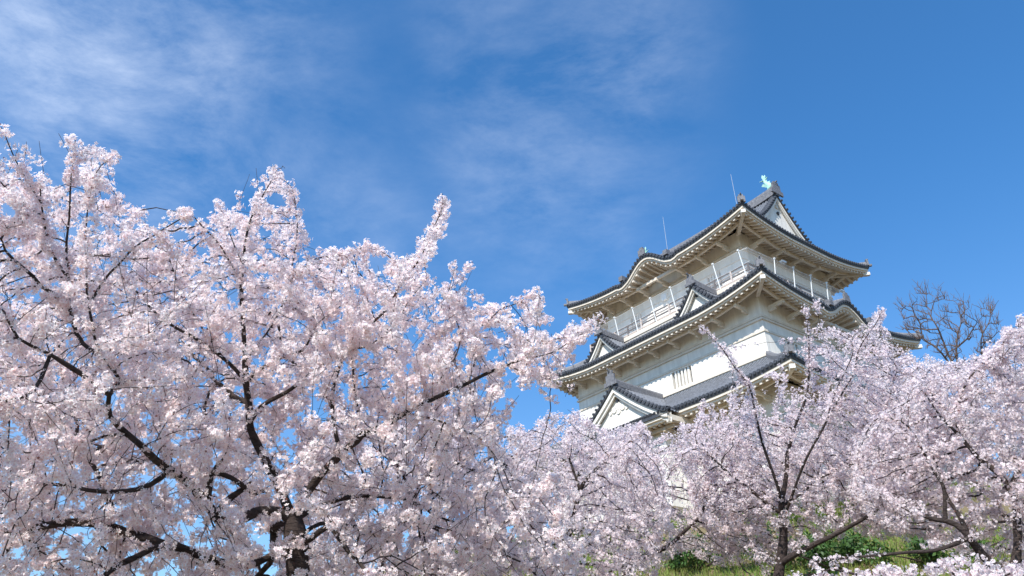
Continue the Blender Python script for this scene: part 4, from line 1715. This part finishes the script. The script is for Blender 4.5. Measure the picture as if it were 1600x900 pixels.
# D: cherry with the upright trunk under the castle
cherry('cherry tree with upright dark trunk, long shoots reaching up across the white castle walls', base_under(1212, 930, 14.5),
       [([(1205, 960, 14.5), (1215, 905, 14.5), (1224, 860, 14.5), (1223, 820, 14.5), (1222, 785, 14.5), (1227, 755, 14.5), (1230, 710, 14.5)], 0.13, 0.03),
        ([(1222, 800, 14.5), (1190, 780, 14.4), (1160, 755, 14.3), (1127, 730, 14.2), (1095, 700, 14.1), (1067, 710, 14)], 0.03, 0.008),
        ([(1225, 790, 14.5), (1250, 772, 14.6), (1275, 752, 14.7), (1300, 740, 14.8)], 0.025, 0.01),
        ([(1222, 830, 14.5), (1215, 760, 14.1), (1190, 690, 13.8), (1180, 640, 13.6), (1170, 605, 13.5), (1150, 575, 13.4), (1128, 545, 13.3), (1112, 528, 13.3), (1096, 514, 13.3)], 0.035, 0.006),
        ([(1170, 605, 13.5), (1155, 585, 13.5), (1143, 560, 13.5), (1130, 540, 13.5)], 0.012, 0.005),
        ([(1230, 710, 14.5), (1245, 660, 14.5), (1262, 610, 14.5), (1264, 560, 14.5), (1262, 520, 14.5), (1259, 478, 14.5)], 0.025, 0.005),
        ([(1223, 820, 14.5), (1250, 740, 14.0), (1290, 660, 13.8), (1330, 590, 13.7), (1345, 540, 13.7), (1372, 500, 13.7), (1378, 485, 13.7)], 0.03, 0.006),
        ([(1290, 660, 13.8), (1310, 600, 13.8), (1335, 545, 13.8), (1315, 525, 13.8), (1290, 512, 13.8)], 0.016, 0.006),
        ([(1215, 880, 14.5), (1240, 868, 14.3), (1275, 848, 14.1), (1300, 838, 14), (1350, 810, 13.8), (1400, 770, 13.6)], 0.06, 0.02),
        ([(1330, 590, 13.7), (1300, 560, 13.7), (1287, 530, 13.7), (1280, 500, 13.7), (1278, 470, 13.7)], 0.010, 0.004),
        ([(1300, 740, 14.8), (1340, 700, 15), (1380, 640, 15), (1400, 590, 15)], 0.02, 0.008)],
       ([(1065, 690), (1090, 640), (1110, 600), (1100, 535), (1092, 515), (1115, 520), (1150, 560), (1180, 590), (1200, 560), (1215, 535), (1245, 540), (1254, 485), (1266, 485), (1275, 545), (1300, 530), (1290, 512), (1340, 528), (1365, 495), (1385, 490), (1380, 530), (1420, 545), (1450, 590), (1470, 640), (1480, 720), (1470, 850), (1400, 850), (1340, 835), (1290, 850), (1240, 870), (1200, 890), (1130, 870), (1080, 800)], 14.0, 17.6),
       12000, 2.4, 0.165, 0.12, 0.0034, 2.1, 0.13, (7.5, 0.0185, 0.0192, 0.060, 2.2), 33,
       dens=lambda x, y: np.where((y < 650) & (x < 1290), 0.12, 1.0) * np.where((y < 620) & (x < 1330), 0.2, np.where(y < 560, 0.5, 1.0)) * np.where((y < 700) & (x < 1130), .35, 1) * np.where(y > 825, 0.35, 1))

# E: right-hand cherry, leaning limb
cherry('cherry tree at the right edge, thick limb leaning left over the grassy bank', base_under(1570, 930, 12.0),
       [([(1590, 1000, 12), (1575, 930, 12), (1560, 893, 12)], 0.13, 0.10),
        ([(1560, 893, 12), (1530, 860, 11.9), (1510, 835, 11.8), (1485, 815, 11.8), (1460, 810, 11.7), (1420, 800, 11.6)], 0.075, 0.015),
        ([(1486, 790, 11.8), (1475, 765, 11.8), (1458, 735, 11.8), (1435, 690, 11.8), (1410, 660, 11.8), (1380, 650, 11.8)], 0.03, 0.008),
        ([(1510, 835, 11.8), (1495, 800, 11.8), (1480, 775, 11.8), (1460, 720, 11.9), (1450, 680, 11.9)], 0.035, 0.01),
        ([(1575, 930, 12), (1590, 850, 12.2), (1588, 800, 12.3), (1578, 765, 12.3), (1560, 740, 12.3), (1530, 715, 12.3), (1505, 690, 12.3), (1480, 660, 12.3), (1440, 610, 12.3)], 0.055, 0.008),
        ([(1578, 765, 12.3), (1590, 740, 12.3), (1602, 715, 12.3), (1625, 670, 12.3)], 0.04, 0.012),
        ([(1505, 690, 12.3), (1485, 650, 12.4), (1460, 620, 12.4), (1440, 590, 12.4)], 0.014, 0.006),
        ([(1480, 660, 12.3), (1510, 600, 12.5), (1545, 560, 12.5), (1575, 525, 12.5)], 0.016, 0.006),
        ([(1510, 835, 11.8), (1460, 860, 11.4), (1400, 865, 11.2), (1330, 870, 11.0), (1270, 880, 10.9)], 0.035, 0.008),
        ([(1625, 670, 12.3), (1620, 600, 12.3), (1600, 540, 12.3), (1590, 500, 12.3)], 0.02, 0.006)],
       ([(1330, 700), (1370, 650), (1400, 620), (1430, 570), (1470, 568), (1510, 560), (1540, 548), (1560, 530), (1580, 505), (1620, 490), (1720, 500), (1760, 700), (1760, 1000), (1640, 1000), (1600, 930), (1540, 880), (1440, 850), (1380, 830), (1330, 780)], 11.6, 15.2),
       11000, 2.2, 0.16, 0.11, 0.0031, 2.1, 0.13, (7.5, 0.0185, 0.0192, 0.060, 2.2), 34,
       dens=lambda x, y: np.where(x > 1600, 0.55, 1.0) * np.where(y > 800, 0.4, 1.0))

# F: low sprays at the very bottom right and far trees that close the gaps
cherry('low cherry tree at the bottom right, only its blossoming top in view', base_under(1480, 1000, 9.5),
       [([(1480, 1100, 9.5), (1478, 1000, 9.5), (1480, 960, 9.5)], 0.09, 0.05),
        ([(1480, 960, 9.5), (1430, 930, 9.4), (1370, 905, 9.3), (1300, 890, 9.2)], 0.03, 0.008),
        ([(1480, 960, 9.5), (1500, 910, 9.5), (1470, 880, 9.5)], 0.03, 0.008),
        ([(1480, 960, 9.5), (1550, 910, 9.6), (1590, 890, 9.6)], 0.03, 0.008)],
       ([(1200, 910), (1260, 893), (1320, 892), (1380, 886), (1430, 876), (1500, 868), (1560, 865), (1640, 840), (1660, 1060), (1300, 1060)], 8.6, 10.6),
       750, 2.0, 0.17, 0.10, 0.0026, 2.1, 0.09, (8, 0.0175, 0.0215, 0.06, 1.7), 35)
cherry('distant cherry tree on the plateau between the castle corner and the bare tree', base_under(1440, 720, 34.0),
       [([(1440, 800, 34), (1438, 740, 34), (1440, 690, 34)], 0.16, 0.08),
        ([(1440, 690, 34), (1400, 640, 34), (1370, 600, 34)], 0.06, 0.02),
        ([(1440, 690, 34), (1480, 640, 34), (1520, 600, 34)], 0.06, 0.02)],
       ([(1320, 700), (1340, 620), (1400, 560), (1450, 558), (1500, 566), (1570, 552), (1620, 560), (1620, 760), (1340, 760)], 31, 38),
       4500, 4.0, 0.30, 0.24, 0.004, 2.1, 0.16, (9, 0.032, 0.036, 0.13, 1.5), 36)
cherry('distant cherry tree close under the sunlit wall, left of the castle bay', base_under(900, 760, 30.0),
       [([(900, 830, 30), (902, 780, 30), (905, 740, 30)], 0.14, 0.07),
        ([(905, 740, 30), (870, 710, 30), (840, 690, 30)], 0.05, 0.02),
        ([(905, 740, 30), (940, 700, 30), (980, 690, 30)], 0.05, 0.02)],
       ([(780, 720), (820, 680), (860, 668), (910, 660), (960, 672), (1000, 690), (1025, 720), (1025, 790), (1000, 850), (820, 850), (770, 780)], 27, 33),
       4000, 4.0, 0.30, 0.24, 0.004, 2.1, 0.14, (9, 0.030, 0.034, 0.12, 1.5), 37)
cherry('distant cherry tree at the foot of the stone base under the castle corner', base_under(1240, 830, 27.0),
       [([(1240, 900, 27), (1240, 850, 27), (1245, 800, 27)], 0.14, 0.07),
        ([(1245, 800, 27), (1200, 750, 27), (1170, 720, 27)], 0.05, 0.02),
        ([(1245, 800, 27), (1300, 740, 27), (1340, 700, 27)], 0.05, 0.02)],
       ([(1130, 760), (1160, 710), (1220, 680), (1290, 670), (1360, 690), (1420, 720), (1440, 790), (1380, 830), (1180, 830)], 24, 30),
       4000, 4.0, 0.28, 0.22, 0.004, 2.1, 0.14, (9, 0.028, 0.032, 0.11, 2.0), 38)

# bare tree behind the right corner of the castle
T, TT = cherry('leafless tree with a fan of thin grey branches behind the right corner of the castle', base_under(1530, 640, 42.0),
               [([(1530, 720, 42), (1525, 660, 42), (1520, 620, 42)], 0.16, 0.10),
                ([(1520, 620, 42), (1485, 560, 42), (1478, 545, 42), (1465, 512, 42), (1455, 495, 42), (1457, 478, 42), (1462, 465, 42)], 0.06, 0.010),
                ([(1520, 620, 42), (1496, 565, 42.5), (1496, 525, 42.5), (1502, 505, 42.5), (1500, 490, 42.5), (1496, 475, 42.5)], 0.06, 0.010),
                ([(1496, 540, 42.5), (1510, 530, 42.3), (1518, 518, 42.2), (1530, 500, 42)], 0.035, 0.012),
                ([(1525, 640, 42), (1535, 580, 42.3), (1533, 530, 42.3), (1545, 505, 42.3), (1550, 490, 42.3)], 0.05, 0.010),
                ([(1520, 620, 42), (1470, 550, 41.5), (1443, 530, 41.5), (1438, 505, 41.5), (1430, 495, 41.5), (1425, 480, 41.5)], 0.055, 0.013)],
               ([(1405, 520), (1400, 490), (1420, 468), (1455, 458), (1475, 462), (1500, 470), (1545, 480), (1565, 490), (1575, 530), (1540, 580), (1480, 580), (1430, 540)], 40.5, 44.5),
               520, 5.0, 0.42, 0.20, 0.0070, 2.3, 0.22, None, 39, mat_w=BAREB, trop=(0, 0, 0.25))

# ------------------------------------------------------------------ grass on the bank, shrubs
g_ = np.random.default_rng(77)
n = 170000
x = g_.uniform(-4, 24, n)
y = g_.uniform(9, 36, n)
d = np.hypot(x - HC[0], y - HC[1])
kp = (d > 30) & (d < 55) & (np.sin(x * 0.9 + 1.3 * np.sin(y * 0.5)) + np.cos(y * 1.1 + x * 0.3) > -0.9)
x, y = x[kp], y[kp]
z = ground_z(x, y)
n = len(x)
h = g_.uniform(0.10, 0.34, n)
an = g_.uniform(0, 6.28, n)
le = g_.normal(0, 0.10, (n, 2))
w = 0.016
V = np.stack([np.stack([x - w * np.cos(an), y - w * np.sin(an), z - 0.03], 1), np.stack([x + w * np.cos(an), y + w * np.sin(an), z - 0.03], 1), np.stack([x + le[:, 0], y + le[:, 1], z + h], 1)], 1).reshape(-1, 3)
me = bpy.data.meshes.new('grass')
me.vertices.add(len(V))
me.vertices.foreach_set('co', V.astype(np.float32).reshape(-1))
me.loops.add(3 * n)
me.loops.foreach_set('vertex_index', np.arange(3 * n, dtype=np.int32))
me.polygons.add(n)
me.polygons.foreach_set('loop_start', (np.arange(n) * 3).astype(np.int32))
me.polygons.foreach_set('loop_total', np.full(n, 3, np.int32))
me.materials.append(GRASSM)
me.update()
go = bpy.data.objects.new('grass', me)
COL.objects.link(go)
tag(go, 'rough green grass growing on the sunlit bank under the cherries', 'grass', kind='stuff')


def shrub(px, py, r, rad, label, seed, nl=2600):
    q = np.random.default_rng(seed)
    p = at(px, py, r)
    base = np.array([p[0], p[1], float(ground_z(p[0], p[1]))])
    t = empty('shrub', base)
    tag(t, label, 'shrub', 'green shrubs on the bank')
    # lumpy crown
    lob = q.normal(0, 0.7, (9, 3)) * rad * np.array([1.5, 1.1, 0.35]) + np.array([0, 0, rad * 0.6])
    lob[:, 2] = np.clip(lob[:, 2], 0.1, None)
    k = q.integers(0, 9, nl)
    dv = q.normal(0, 1, (nl, 3))
    dv /= np.linalg.norm(dv, axis=1)[:, None]
    C = lob[k] + dv * rad * 0.5 * q.uniform(0.35, 1.25, (nl, 1))
    C[:, 2] = np.maximum(C[:, 2], 0.05)
    a = q.normal(0, 1, (nl, 3))
    a /= np.linalg.norm(a, axis=1)[:, None]
    b_ = np.cross(a, dv)
    b_ /= np.linalg.norm(b_, axis=1)[:, None] + 1e-9
    s = q.uniform(0.03, 0.075, (nl, 1))
    V = np.stack([C - a * s, C - b_ * s * 0.45, C + a * s, C + b_ * s * 0.45], 1).reshape(-1, 3)
    obj('foliage', V, [(4 * i, 4 * i + 1, 4 * i + 2, 4 * i + 3) for i in range(nl)], LEAF, t)
    b = MB()
    for i in range(9):
        b.tube([(0, 0, -0.1), tuple(lob[i] * 0.5), tuple(lob[i])], 0.03, 0.008, 5)
    b.build('stem', BARK, t)


shrub(1318, 872, 22, 0.85, 'dark green shrub on the bank right of the upright cherry trunk', 1, 4200)
shrub(1268, 885, 20, 0.6, 'low green shrub beside the foot of the upright cherry trunk', 2)
shrub(1468, 862, 22, 0.7, 'bright green shrub on the bank behind the leaning cherry limb', 3)
shrub(1085, 868, 23, 0.7, 'small green shrub on the bank below the slender cherry', 4)
